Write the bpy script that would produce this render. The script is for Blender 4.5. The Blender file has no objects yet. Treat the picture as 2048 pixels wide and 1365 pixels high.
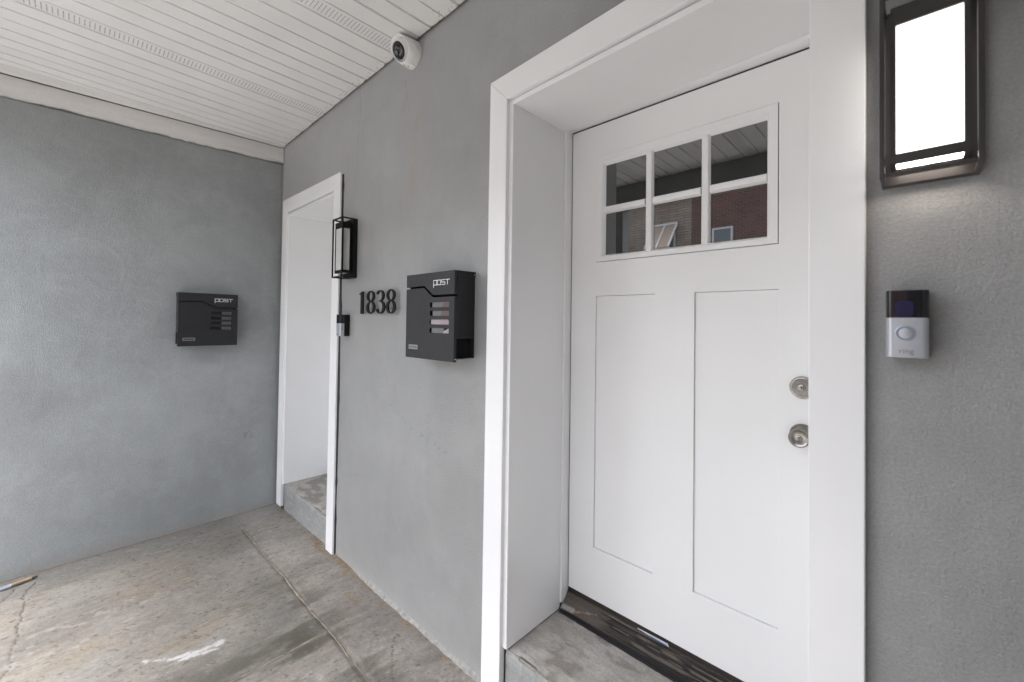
import bpy, bmesh, math, random
import numpy as np
from mathutils import Vector, Matrix, Euler

random.seed(7)
SC = bpy.context.scene
R = math.radians

# ------------------------------------------------------------------ camera
cam_d = bpy.data.cameras.new('camera')
cam = bpy.data.objects.new('camera', cam_d)
SC.collection.objects.link(cam)
SC.camera = cam
cam_d.sensor_width = 36.0
cam_d.lens = 841.4366 / 2048 * 36
cam_d.shift_y = -51.3853 / 2048
cam_d.clip_start = 0.02
cam_d.clip_end = 500
_y, _p, _r = R(-43.85437), R(0.897502), R(0.749552)
_f = Vector((math.sin(_y) * math.cos(_p), math.cos(_y) * math.cos(_p), math.sin(_p)))
_rt = Vector((math.cos(_y), -math.sin(_y), 0))
_up = _rt.cross(_f)
_r2 = _rt * math.cos(_r) + _up * math.sin(_r)
_u2 = -_rt * math.sin(_r) + _up * math.cos(_r)
_m = Matrix((_r2, _u2, -_f)).transposed().to_4x4()
_m.translation = Vector((0, -1.24, 1.58))
cam.matrix_world = _m
cam_d.dof.use_dof = True
cam_d.dof.focus_distance = 2.3
cam_d.dof.aperture_fstop = 3.2

# ------------------------------------------------------------------ sky, sun, exposure
SUN_EL, SUN_AZ = 66.0, 205.0
w = bpy.data.worlds.new('World')
SC.world = w
w.use_nodes = True
nt = w.node_tree
nt.nodes.clear()
sky = nt.nodes.new('ShaderNodeTexSky')
sky.sky_type = 'NISHITA'
sky.sun_disc = False
sky.sun_elevation = R(SUN_EL)
sky.sun_rotation = R(SUN_AZ)
sky.air_density = 1.0
sky.dust_density = 4.0
hs = nt.nodes.new('ShaderNodeHueSaturation')
hs.inputs['Saturation'].default_value = 0.42
bg = nt.nodes.new('ShaderNodeBackground')
bg.inputs['Strength'].default_value = 0.15
wo = nt.nodes.new('ShaderNodeOutputWorld')
nt.links.new(sky.outputs[0], hs.inputs['Color'])
nt.links.new(hs.outputs[0], bg.inputs['Color'])
nt.links.new(bg.outputs[0], wo.inputs['Surface'])
sun_d = bpy.data.lights.new('sun', 'SUN')
sun_d.energy = 1.25
sun_d.angle = R(44)
sun_d.color = (1.0, 0.98, 0.95)
sun = bpy.data.objects.new('sun', sun_d)
SC.collection.objects.link(sun)
_sd = Vector((math.sin(R(SUN_AZ)) * math.cos(R(SUN_EL)), math.cos(R(SUN_AZ)) * math.cos(R(SUN_EL)), math.sin(R(SUN_EL))))
sun.rotation_euler = (-_sd).to_track_quat('-Z', 'Y').to_euler()
sun.location = (0, 0, 30)
SC.view_settings.view_transform = 'Standard'
SC.view_settings.look = 'None'
SC.view_settings.gamma = 1
SC.view_settings.use_curve_mapping = False
SC.view_settings.exposure = 2.68
SC.cycles.use_denoising = True
try:
    SC.cycles.denoiser = 'OPENIMAGEDENOISE'
except Exception:
    pass
SC.cycles.max_bounces = 10
SC.cycles.diffuse_bounces = 6
SC.cycles.sample_clamp_indirect = 8

# ------------------------------------------------------------------ helpers
def link(o, parent=None):
    SC.collection.objects.link(o)
    if parent is not None:
        o.parent = parent
    return o

def tag(o, label=None, cat=None, group=None, kind=None):
    if label: o['label'] = label
    if cat: o['category'] = cat
    if group: o['group'] = group
    if kind: o['kind'] = kind
    return o

def thing(name, label, cat, loc=(0, 0, 0), rotz=0.0, group=None):
    o = bpy.data.objects.new(name, None)
    o.empty_display_size = 0.1
    link(o)
    o.location = loc
    o.rotation_euler = (0, 0, rotz)
    return tag(o, label, cat, group)

def mesh_obj(name, verts, faces, mat, parent=None, smooth=False, bevel=0.0, seg=2):
    me = bpy.data.meshes.new(name)
    me.from_pydata([tuple(v) for v in verts], [], faces)
    bm = bmesh.new(); bm.from_mesh(me)
    bmesh.ops.recalc_face_normals(bm, faces=bm.faces)
    bm.to_mesh(me); bm.free()
    me.materials.append(mat)
    if smooth:
        me.polygons.foreach_set('use_smooth', [True] * len(me.polygons))
    o = bpy.data.objects.new(name, me)
    link(o, parent)
    if bevel > 0:
        md = o.modifiers.new('bevel', 'BEVEL')
        md.width = bevel; md.segments = seg; md.limit_method = 'ANGLE'; md.angle_limit = R(35)
        md.harden_normals = False
    return o

class MB:
    def __init__(s): s.v = []; s.f = []
    def add(s, vs, fs):
        n = len(s.v); s.v += [tuple(v) for v in vs]; s.f += [tuple(i + n for i in f) for f in fs]; return s
    def box(s, x0, x1, y0, y1, z0, z1):
        return s.add([(x0, y0, z0), (x1, y0, z0), (x1, y1, z0), (x0, y1, z0), (x0, y0, z1), (x1, y0, z1), (x1, y1, z1), (x0, y1, z1)],
                     [(0, 3, 2, 1), (4, 5, 6, 7), (0, 1, 5, 4), (1, 2, 6, 5), (2, 3, 7, 6), (3, 0, 4, 7)])
    def prism(s, poly, a0, a1, axis='y'):
        """polygon in the two other axes, extruded along axis"""
        n = len(poly)
        def P(p, a):
            if axis == 'y': return (p[0], a, p[1])
            if axis == 'x': return (a, p[0], p[1])
            return (p[0], p[1], a)
        vs = [P(p, a0) for p in poly] + [P(p, a1) for p in poly]
        fs = [tuple(range(n)), tuple(range(2 * n - 1, n - 1, -1))] + [(i, i + n, (i + 1) % n + n, (i + 1) % n) for i in range(n)]
        return s.add(vs, fs)
    def cells(s, polys, y0, y1):
        """2D polygons (x,z) sharing vertices, extruded together from y0 (front) to y1"""
        idx = {}; pts = []; edges = {}
        def I(p):
            k = (round(p[0], 5), round(p[1], 5))
            if k not in idx: idx[k] = len(pts); pts.append(k)
            return idx[k]
        F = [[I(p) for p in poly] for poly in polys]
        n = len(pts)
        fs = []
        for f in F:
            fs.append(tuple(f)); fs.append(tuple(i + n for i in reversed(f)))
            for a, b in zip(f, f[1:] + f[:1]):
                edges[(a, b)] = edges.get((a, b), 0) + 1
        for (a, b) in edges:
            if (b, a) not in edges: fs.append((a, a + n, b + n, b))
        return s.add([(p[0], y0, p[1]) for p in pts] + [(p[0], y1, p[1]) for p in pts], fs)
    def tube(s, p0, p1, r0, r1=None, n=12, cap=True):
        p0 = Vector(p0); p1 = Vector(p1); r1 = r0 if r1 is None else r1
        d = (p1 - p0).normalized(); a = d.orthogonal().normalized(); b = d.cross(a)
        vs = []
        for p, r in ((p0, r0), (p1, r1)):
            for i in range(n):
                t = 2 * math.pi * i / n
                vs.append(p + a * (r * math.cos(t)) + b * (r * math.sin(t)))
        fs = [(i, (i + 1) % n, n + (i + 1) % n, n + i) for i in range(n)]
        if cap: fs += [tuple(range(n - 1, -1, -1)), tuple(range(n, 2 * n))]
        return s.add(vs, fs)
    def lathe(s, base, axis, prof, n=32, close_start=True, close_end=True):
        """prof: (distance along axis, radius)"""
        base = Vector(base); d = Vector(axis).normalized(); a = d.orthogonal().normalized(); b = d.cross(a)
        vs = []
        for h, r in prof:
            for i in range(n):
                t = 2 * math.pi * i / n
                vs.append(base + d * h + a * (r * math.cos(t)) + b * (r * math.sin(t)))
        fs = []
        for k in range(len(prof) - 1):
            for i in range(n):
                fs.append((k * n + i, k * n + (i + 1) % n, (k + 1) * n + (i + 1) % n, (k + 1) * n + i))
        if close_start: fs.append(tuple(range(n - 1, -1, -1)))
        if close_end: fs.append(tuple(range((len(prof) - 1) * n, len(prof) * n)))
        return s.add(vs, fs)
    def obj(s, name, mat, parent=None, smooth=False, bevel=0.0, seg=2):
        return mesh_obj(name, s.v, s.f, mat, parent, smooth, bevel, seg)

def auto_smooth(o, ang=40):
    me = o.data
    me.polygons.foreach_set('use_smooth', [True] * len(me.polygons))
    try:
        me.set_sharp_from_angle(angle=R(ang))
    except Exception:
        pass
    return o

# ---- numpy noise
def _hash(ix, iy, seed):
    h = (ix.astype(np.int64) * 374761393 + iy.astype(np.int64) * 668265263 + seed * 1274126177) & 0x7fffffff
    h = ((h ^ (h >> 13)) * 1274126177) & 0x7fffffff
    h = h ^ (h >> 16)
    return (h & 0xffff) / 65535.0
def vnoise(x, y, seed=0):
    ix = np.floor(x); iy = np.floor(y); fx = x - ix; fy = y - iy
    ux = fx * fx * fx * (fx * (fx * 6 - 15) + 10); uy = fy * fy * fy * (fy * (fy * 6 - 15) + 10)
    a = _hash(ix, iy, seed); b = _hash(ix + 1, iy, seed); c = _hash(ix, iy + 1, seed); d = _hash(ix + 1, iy + 1, seed)
    return (a * (1 - ux) + b * ux) * (1 - uy) + (c * (1 - ux) + d * ux) * uy
def fbm(x, y, seed=0, octv=4, gain=0.5):
    s = 0; a = 1; t = 0
    for k in range(octv):
        s = s + a * vnoise(x * 2 ** k + 17.3 * k, y * 2 ** k - 9.1 * k, seed + k * 13); t += a; a *= gain
    return s / t
def sstep(a, b, x):
    t = np.clip((x - a) / (b - a), 0, 1); return t * t * (3 - 2 * t)
def seg_dist(x, y, pts):
    best = np.full(np.shape(x), 1e9)
    for (ax, ay), (bx, by) in zip(pts[:-1], pts[1:]):
        dx, dy = bx - ax, by - ay; L = dx * dx + dy * dy
        t = np.clip(((x - ax) * dx + (y - ay) * dy) / L, 0, 1)
        best = np.minimum(best, np.hypot(x - ax - t * dx, y - ay - t * dy))
    return best

def grid_mesh(name, us, vs, func, mat, parent=None, keep=None):
    """func(U,V) -> P (n,3), C (n,3); keep(cu,cv)->bool mask of cells"""
    U, V = np.meshgrid(us, vs, indexing='ij'); nu, nv = U.shape
    P, C = func(U.ravel(), V.ravel())
    i, j = np.meshgrid(np.arange(nu - 1), np.arange(nv - 1), indexing='ij')
    q = np.stack([i * nv + j, (i + 1) * nv + j, (i + 1) * nv + j + 1, i * nv + j + 1], -1).reshape(-1, 4)
    if keep is not None:
        cu = ((us[:-1] + us[1:]) / 2)[:, None] + 0 * vs[None, :-1]; cv = ((vs[:-1] + vs[1:]) / 2)[None, :] + 0 * us[:-1, None]
        q = q[keep(cu, cv).ravel()]
    me = bpy.data.meshes.new(name)
    me.vertices.add(len(P)); me.vertices.foreach_set('co', P.astype(np.float32).ravel())
    me.loops.add(q.size); me.loops.foreach_set('vertex_index', q.astype(np.int32).ravel())
    me.polygons.add(len(q)); me.polygons.foreach_set('loop_start', np.arange(0, q.size, 4, dtype=np.int32))
    try: me.polygons.foreach_set('loop_total', np.full(len(q), 4, dtype=np.int32))
    except Exception: pass
    me.update(calc_edges=True)
    me.polygons.foreach_set('use_smooth', np.ones(len(q), dtype=bool))
    at = me.color_attributes.new('paint', 'FLOAT_COLOR', 'POINT')
    rgba = np.ones((len(P), 4), np.float32); rgba[:, :3] = C
    at.data.foreach_set('color', rgba.ravel())
    me.materials.append(mat)
    me.validate()
    return link(bpy.data.objects.new(name, me), parent)

# ------------------------------------------------------------------ materials
def mat_base(name):
    m = bpy.data.materials.new(name); m.use_nodes = True
    n = m.node_tree.nodes; return m, n, m.node_tree.links, n['Principled BSDF']

def simple(name, col, rough=0.5, metal=0.0, spec=0.5, var=0.06, nscale=6.0, bump=0.0, bscale=200.0, coat=0.0):
    m, n, l, b = mat_base(name)
    b.inputs['Roughness'].default_value = rough
    b.inputs['Metallic'].default_value = metal
    b.inputs['Specular IOR Level'].default_value = spec
    b.inputs['Coat Weight'].default_value = coat
    tc = n.new('ShaderNodeTexCoord')
    nz = n.new('ShaderNodeTexNoise'); nz.inputs['Scale'].default_value = nscale; nz.inputs['Detail'].default_value = 5
    mp = n.new('ShaderNodeMapRange'); mp.inputs['From Min'].default_value = 0.3; mp.inputs['From Max'].default_value = 0.7
    mp.inputs['To Min'].default_value = 1 - var; mp.inputs['To Max'].default_value = 1 + var
    mx = n.new('ShaderNodeMix'); mx.data_type = 'RGBA'; mx.blend_type = 'MULTIPLY'; mx.inputs['Factor'].default_value = 1
    mx.inputs['A'].default_value = (*col, 1)
    l.new(tc.outputs['Object'], nz.inputs['Vector']); l.new(nz.outputs['Fac'], mp.inputs['Value'])
    l.new(mp.outputs[0], mx.inputs['B']); l.new(mx.outputs['Result'], b.inputs['Base Color'])
    rr = n.new('ShaderNodeMapRange'); rr.inputs['From Min'].default_value = 0.3; rr.inputs['From Max'].default_value = 0.7
    rr.inputs['To Min'].default_value = max(0.02, rough * 0.9); rr.inputs['To Max'].default_value = min(1, rough * 1.12)
    l.new(nz.outputs['Fac'], rr.inputs['Value']); l.new(rr.outputs[0], b.inputs['Roughness'])
    if bump > 0:
        nb = n.new('ShaderNodeTexNoise'); nb.inputs['Scale'].default_value = bscale; nb.inputs['Detail'].default_value = 3
        bp = n.new('ShaderNodeBump'); bp.inputs['Strength'].default_value = 1.0; bp.inputs['Distance'].default_value = bump
        l.new(tc.outputs['Object'], nb.inputs['Vector']); l.new(nb.outputs['Fac'], bp.inputs['Height']); l.new(bp.outputs[0], b.inputs['Normal'])
    return m

def painted_attr(name, rough, spec, layers, speck=0.12, sscale=150.0, rvar=0.1):
    """base colour from the mesh's own paint attribute, grain and relief from noises; layers: (scale, distance)"""
    m, n, l, b = mat_base(name)
    b.inputs['Specular IOR Level'].default_value = spec
    at = n.new('ShaderNodeAttribute'); at.attribute_name = 'paint'
    tc = n.new('ShaderNodeTexCoord')
    nz = n.new('ShaderNodeTexNoise'); nz.inputs['Scale'].default_value = sscale; nz.inputs['Detail'].default_value = 6; nz.inputs['Roughness'].default_value = 0.7
    l.new(tc.outputs['Object'], nz.inputs['Vector'])
    mp = n.new('ShaderNodeMapRange'); mp.inputs['From Min'].default_value = 0.3; mp.inputs['From Max'].default_value = 0.7
    mp.inputs['To Min'].default_value = 1 - speck; mp.inputs['To Max'].default_value = 1 + speck
    l.new(nz.outputs['Fac'], mp.inputs['Value'])
    mx = n.new('ShaderNodeMix'); mx.data_type = 'RGBA'; mx.blend_type = 'MULTIPLY'; mx.inputs['Factor'].default_value = 1
    l.new(at.outputs['Color'], mx.inputs['A']); l.new(mp.outputs[0], mx.inputs['B']); l.new(mx.outputs['Result'], b.inputs['Base Color'])
    rr = n.new('ShaderNodeMapRange'); rr.inputs['From Min'].default_value = 0.3; rr.inputs['From Max'].default_value = 0.7
    rr.inputs['To Min'].default_value = rough - rvar; rr.inputs['To Max'].default_value = rough + rvar
    l.new(nz.outputs['Fac'], rr.inputs['Value']); l.new(rr.outputs[0], b.inputs['Roughness'])
    prev = None
    for sc, dist in layers:
        nb = n.new('ShaderNodeTexNoise'); nb.inputs['Scale'].default_value = sc; nb.inputs['Detail'].default_value = 4; nb.inputs['Roughness'].default_value = 0.6
        l.new(tc.outputs['Object'], nb.inputs['Vector'])
        bp = n.new('ShaderNodeBump'); bp.inputs['Strength'].default_value = 1; bp.inputs['Distance'].default_value = dist
        l.new(nb.outputs['Fac'], bp.inputs['Height'])
        if prev is not None: l.new(prev.outputs[0], bp.inputs['Normal'])
        prev = bp
    if prev is not None: l.new(prev.outputs[0], b.inputs['Normal'])
    return m

M = {}
M['stucco'] = painted_attr('grey_stucco_paint', 0.40, 1.0, [(14.0, 0.0012), (120.0, 0.0022), (300.0, 0.0016)], speck=0.11, sscale=170)
for _n in M['stucco'].node_tree.nodes:
    if _n.type == 'MAP_RANGE' and abs(_n.inputs['To Min'].default_value - .89) < .01:
        _n.inputs['From Min'].default_value = .40; _n.inputs['From Max'].default_value = .60
_sb = M['stucco'].node_tree.nodes['Principled BSDF']
_sb.inputs['Sheen Weight'].default_value = 0.6
_sb.inputs['Coat Weight'].default_value = 0.5
_sb.inputs['Coat Roughness'].default_value = 0.42
_sb.inputs['Sheen Roughness'].default_value = 0.55
M['concrete'] = painted_attr('worn_concrete', 0.78, 0.35, [(40.0, 0.002), (170.0, 0.0012), (520.0, 0.0008)], speck=0.22, sscale=95)
M['sill'] = painted_attr('weathered_sill', 0.65, 0.2, [(120.0, 0.001)], speck=0.3, sscale=140)
M['trimboard'] = painted_attr('old_white_paint', 0.55, 0.4, [(60.0, 0.0006)], speck=0.05, sscale=60)
M['white_trim'] = simple('white_capping', (0.84, 0.84, 0.845), 0.36, var=0.03, nscale=2.2, bump=0.0002, bscale=30)
M['white_liner'] = simple('white_liner_metal', (0.84, 0.84, 0.845), 0.33, var=0.02, nscale=2.5, bump=0.0006, bscale=5)
M['door_white'] = simple('white_door_paint', (0.845, 0.85, 0.85), 0.40, var=0.022, nscale=2.2, bump=0.00022, bscale=70)
M['soffit'] = simple('white_vinyl_soffit', (0.80, 0.795, 0.785), 0.45, var=0.03, nscale=5, bump=0.0003, bscale=25)
M['soffit_dirt'] = simple('soffit_edge_dirt', (0.16, 0.135, 0.11), 0.8, var=0.5, nscale=40)
M['edge_tan'] = simple('edge_tan_dirt', (0.33, 0.28, 0.22), 0.85, var=0.5, nscale=50)
M['black_gap'] = simple('black_strip_and_shadow', (0.018, 0.016, 0.017), 0.6)
M['void'] = simple('dark_void', (0.012, 0.012, 0.013), 0.9)
M['black_metal'] = simple('black_powder_coat', (0.008, 0.008, 0.009), 0.5, spec=0.22, var=0.06, nscale=30, bump=0.00015, bscale=900)
M['box_metal'] = simple('charcoal_powder_coat', (0.021, 0.021, 0.024), 0.48, spec=0.36, var=0.05, nscale=30, bump=0.00015, bscale=900)
M['lamp_metal'] = simple('dark_bronze_lamp', (0.035, 0.032, 0.033), 0.38, var=0.05, nscale=30)
M['white_print'] = simple('white_print', (0.85, 0.85, 0.86), 0.5, var=0.01)
M['silver'] = simple('satin_silver_plastic', (0.48, 0.50, 0.535), 0.36, metal=0.55, var=0.02)
M['nickel'] = simple('satin_nickel', (0.31, 0.295, 0.275), 0.24, metal=1.0, var=0.05, nscale=60)
M['nickel_dark'] = simple('keyway_shadow_metal', (0.10, 0.09, 0.08), 0.45, metal=0.8)
M['screw'] = simple('zinc_screw', (0.6, 0.6, 0.6), 0.3, metal=1.0)
M['gloss_black'] = simple('gloss_black_plastic', (0.012, 0.012, 0.014), 0.08, spec=0.6, var=0.02)
M['lens_blue'] = simple('blue_lens_coating', (0.012, 0.012, 0.055), 0.12, spec=0.8)
M['ring_blue'] = simple('pale_blue_ring', (0.25, 0.29, 0.37), 0.25)
M['grey_print'] = simple('grey_print', (0.17, 0.175, 0.19), 0.5)
M['lens_grey'] = simple('camera_lens_barrel', (0.05, 0.05, 0.055), 0.2, spec=0.7)
M['cam_white'] = simple('white_camera_plastic', (0.78, 0.77, 0.75), 0.38, var=0.01)
M['wood'] = simple('pale_wood', (0.30, 0.215, 0.14), 0.6, var=0.2, nscale=30)
M['wood_tip'] = simple('dark_bristle', (0.05, 0.045, 0.04), 0.8)
M['label_white'] = simple('white_label', (0.42, 0.44, 0.48), 0.4)
M['label_blue'] = simple('blue_label', (0.10, 0.18, 0.36), 0.4)
M['mortar'] = simple('pale_mortar', (0.28, 0.275, 0.26), 0.85, var=0.25, nscale=40, bump=0.002, bscale=120)
M['sand'] = simple('brown_sand', (0.27, 0.19, 0.12), 0.9, var=0.3, nscale=80)
M['joint'] = simple('sandy_joint_fill', (0.20, 0.17, 0.135), 0.9, var=0.45, nscale=35, bump=0.003, bscale=90)
M['beam'] = simple('grey_beam_paint', (0.30, 0.305, 0.30), 0.6, var=0.06, nscale=8, bump=0.0008, bscale=150)
M['sweep'] = simple('dark_sweep', (0.03, 0.022, 0.022), 0.5)
M['pavement'] = simple('pale_pavement', (0.32, 0.31, 0.295), 0.85, var=0.15, nscale=3, bump=0.002, bscale=60)
M['asphalt'] = simple('asphalt', (0.14, 0.14, 0.14), 0.85, var=0.2, nscale=8, bump=0.004, bscale=90)
M['kerb'] = simple('kerb_stone', (0.30, 0.29, 0.28), 0.8, var=0.15, nscale=9)
M['ground'] = simple('ground_cover', (0.12, 0.12, 0.10), 0.95, var=0.3, nscale=0.7)
M['awning'] = simple('tan_awning', (0.50, 0.40, 0.31), 0.7, var=0.05)
M['awning_edge'] = simple('white_awning_edge', (0.80, 0.80, 0.80), 0.5)
M['win_white'] = simple('white_window_frame', (0.75, 0.75, 0.76), 0.4)
M['win_glass'] = simple('house_window_glass', (0.16, 0.19, 0.20), 0.06, spec=0.8, var=0.2, nscale=1)
M['cornice'] = simple('cornice_grey', (0.35, 0.34, 0.33), 0.7)
M['roof'] = simple('flat_roof', (0.08, 0.08, 0.08), 0.9)
M['pipe'] = simple('dark_pipe', (0.05, 0.05, 0.05), 0.5)

def glass_mat(name, ior, tint):
    m, n, l, b = mat_base(name)
    b.inputs['Base Color'].default_value = (*tint, 1)
    b.inputs['IOR'].default_value = ior
    b.inputs['Specular IOR Level'].default_value = 0.5
    tc = n.new('ShaderNodeTexCoord'); nz = n.new('ShaderNodeTexNoise'); nz.inputs['Scale'].default_value = 3.0
    mp = n.new('ShaderNodeMapRange'); mp.inputs['To Min'].default_value = 0.0; mp.inputs['To Max'].default_value = 0.004
    l.new(tc.outputs['Object'], nz.inputs['Vector']); l.new(nz.outputs['Fac'], mp.inputs['Value']); l.new(mp.outputs[0], b.inputs['Roughness'])
    bp = n.new('ShaderNodeBump'); bp.inputs['Distance'].default_value = 0.00004; bp.inputs['Strength'].default_value = 1
    n2 = n.new('ShaderNodeTexNoise'); n2.inputs['Scale'].default_value = 6; l.new(tc.outputs['Object'], n2.inputs['Vector'])
    l.new(n2.outputs['Fac'], bp.inputs['Height']); l.new(bp.outputs[0], b.inputs['Normal'])
    return m
M['door_glass'] = glass_mat('door_glass', 2.4, (0.012, 0.013, 0.013))

def emit_mat(name, col, strength):
    m, n, l, b = mat_base(name)
    b.inputs['Base Color'].default_value = (0.8, 0.8, 0.78, 1)
    b.inputs['Emission Color'].default_value = (*col, 1)
    b.inputs['Emission Strength'].default_value = strength
    b.inputs['Roughness'].default_value = 0.5
    return m
M['lit'] = emit_mat('lit_diffuser', (1.0, 0.94, 0.87), 0.45)
M['lit_lens'] = emit_mat('lit_bottom_lens', (1.0, 0.86, 0.74), 2.4)
M['unlit'] = simple('frosted_diffuser', (0.58, 0.58, 0.57), 0.35, var=0.03, nscale=40)

def brick_mat(name, c1, c2, mortar, bw, bh, ms):
    m, n, l, b = mat_base(name)
    b.inputs['Roughness'].default_value = 0.85
    tc = n.new('ShaderNodeTexCoord')
    mp = n.new('ShaderNodeMapping'); mp.inputs['Rotation'].default_value = (R(90), 0, 0)
    br = n.new('ShaderNodeTexBrick')
    br.inputs['Scale'].default_value = 1; br.inputs['Brick Width'].default_value = bw; br.inputs['Row Height'].default_value = bh
    br.inputs['Mortar Size'].default_value = ms; br.inputs['Color1'].default_value = (*c1, 1); br.inputs['Color2'].default_value = (*c2, 1)
    br.inputs['Mortar'].default_value = (*mortar, 1); br.inputs['Bias'].default_value = -0.1
    nz = n.new('ShaderNodeTexNoise'); nz.inputs['Scale'].default_value = 1.3; nz.inputs['Detail'].default_value = 6
    mr = n.new('ShaderNodeMapRange'); mr.inputs['To Min'].default_value = 0.6; mr.inputs['To Max'].default_value = 1.4
    mx = n.new('ShaderNodeMix'); mx.data_type = 'RGBA'; mx.blend_type = 'MULTIPLY'; mx.inputs['Factor'].default_value = 1
    l.new(tc.outputs['Object'], mp.inputs['Vector']); l.new(mp.outputs[0], br.inputs['Vector'])
    l.new(tc.outputs['Object'], nz.inputs['Vector']); l.new(nz.outputs['Fac'], mr.inputs['Value'])
    l.new(br.outputs['Color'], mx.inputs['A']); l.new(mr.outputs[0], mx.inputs['B']); l.new(mx.outputs['Result'], b.inputs['Base Color'])
    bp = n.new('ShaderNodeBump'); bp.inputs['Distance'].default_value = 0.01; bp.invert = True
    l.new(br.outputs['Fac'], bp.inputs['Height']); l.new(bp.outputs[0], b.inputs['Normal'])
    return m
M['brick'] = brick_mat('red_brick', (0.20, 0.088, 0.070), (0.12, 0.068, 0.058), (0.28, 0.24, 0.215), 0.23, 0.085, 0.009)
M['stone'] = brick_mat('tan_stone', (0.40, 0.33, 0.27), (0.33, 0.275, 0.23), (0.20, 0.165, 0.135), 0.62, 0.11, 0.012)

# ------------------------------------------------------------------ ground, street
def fz(x, y):
    return np.interp(x, [-4, -2.8, -1.4, .5, 3], [-.009, .019, .0336, .04, .05]) + .0145 * y

tag(MB().box(-150, 150, -160, 60, -1.4, -0.72).obj('ground', M['ground']), kind='structure')
tag(MB().box(-60, 60, -10.6, -4.6, -0.715, -0.60).obj('road', M['asphalt']), kind='structure')
tag(MB().box(-60, 60, -4.42, -2.2, -0.715, -0.46).obj('pavement', M['pavement']), kind='structure')
tag(MB().box(-60, 60, -14.2, -10.78, -0.715, -0.46).obj('pavement', M['pavement']), kind='structure')
tag(MB().box(-60, 60, -4.598, -4.422, -0.715, -0.455).obj('kerb', M['kerb'], bevel=0.015), kind='structure')
tag(MB().box(-60, 60, -10.778, -10.602, -0.715, -0.455).obj('kerb', M['kerb'], bevel=0.015), kind='structure')

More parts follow.
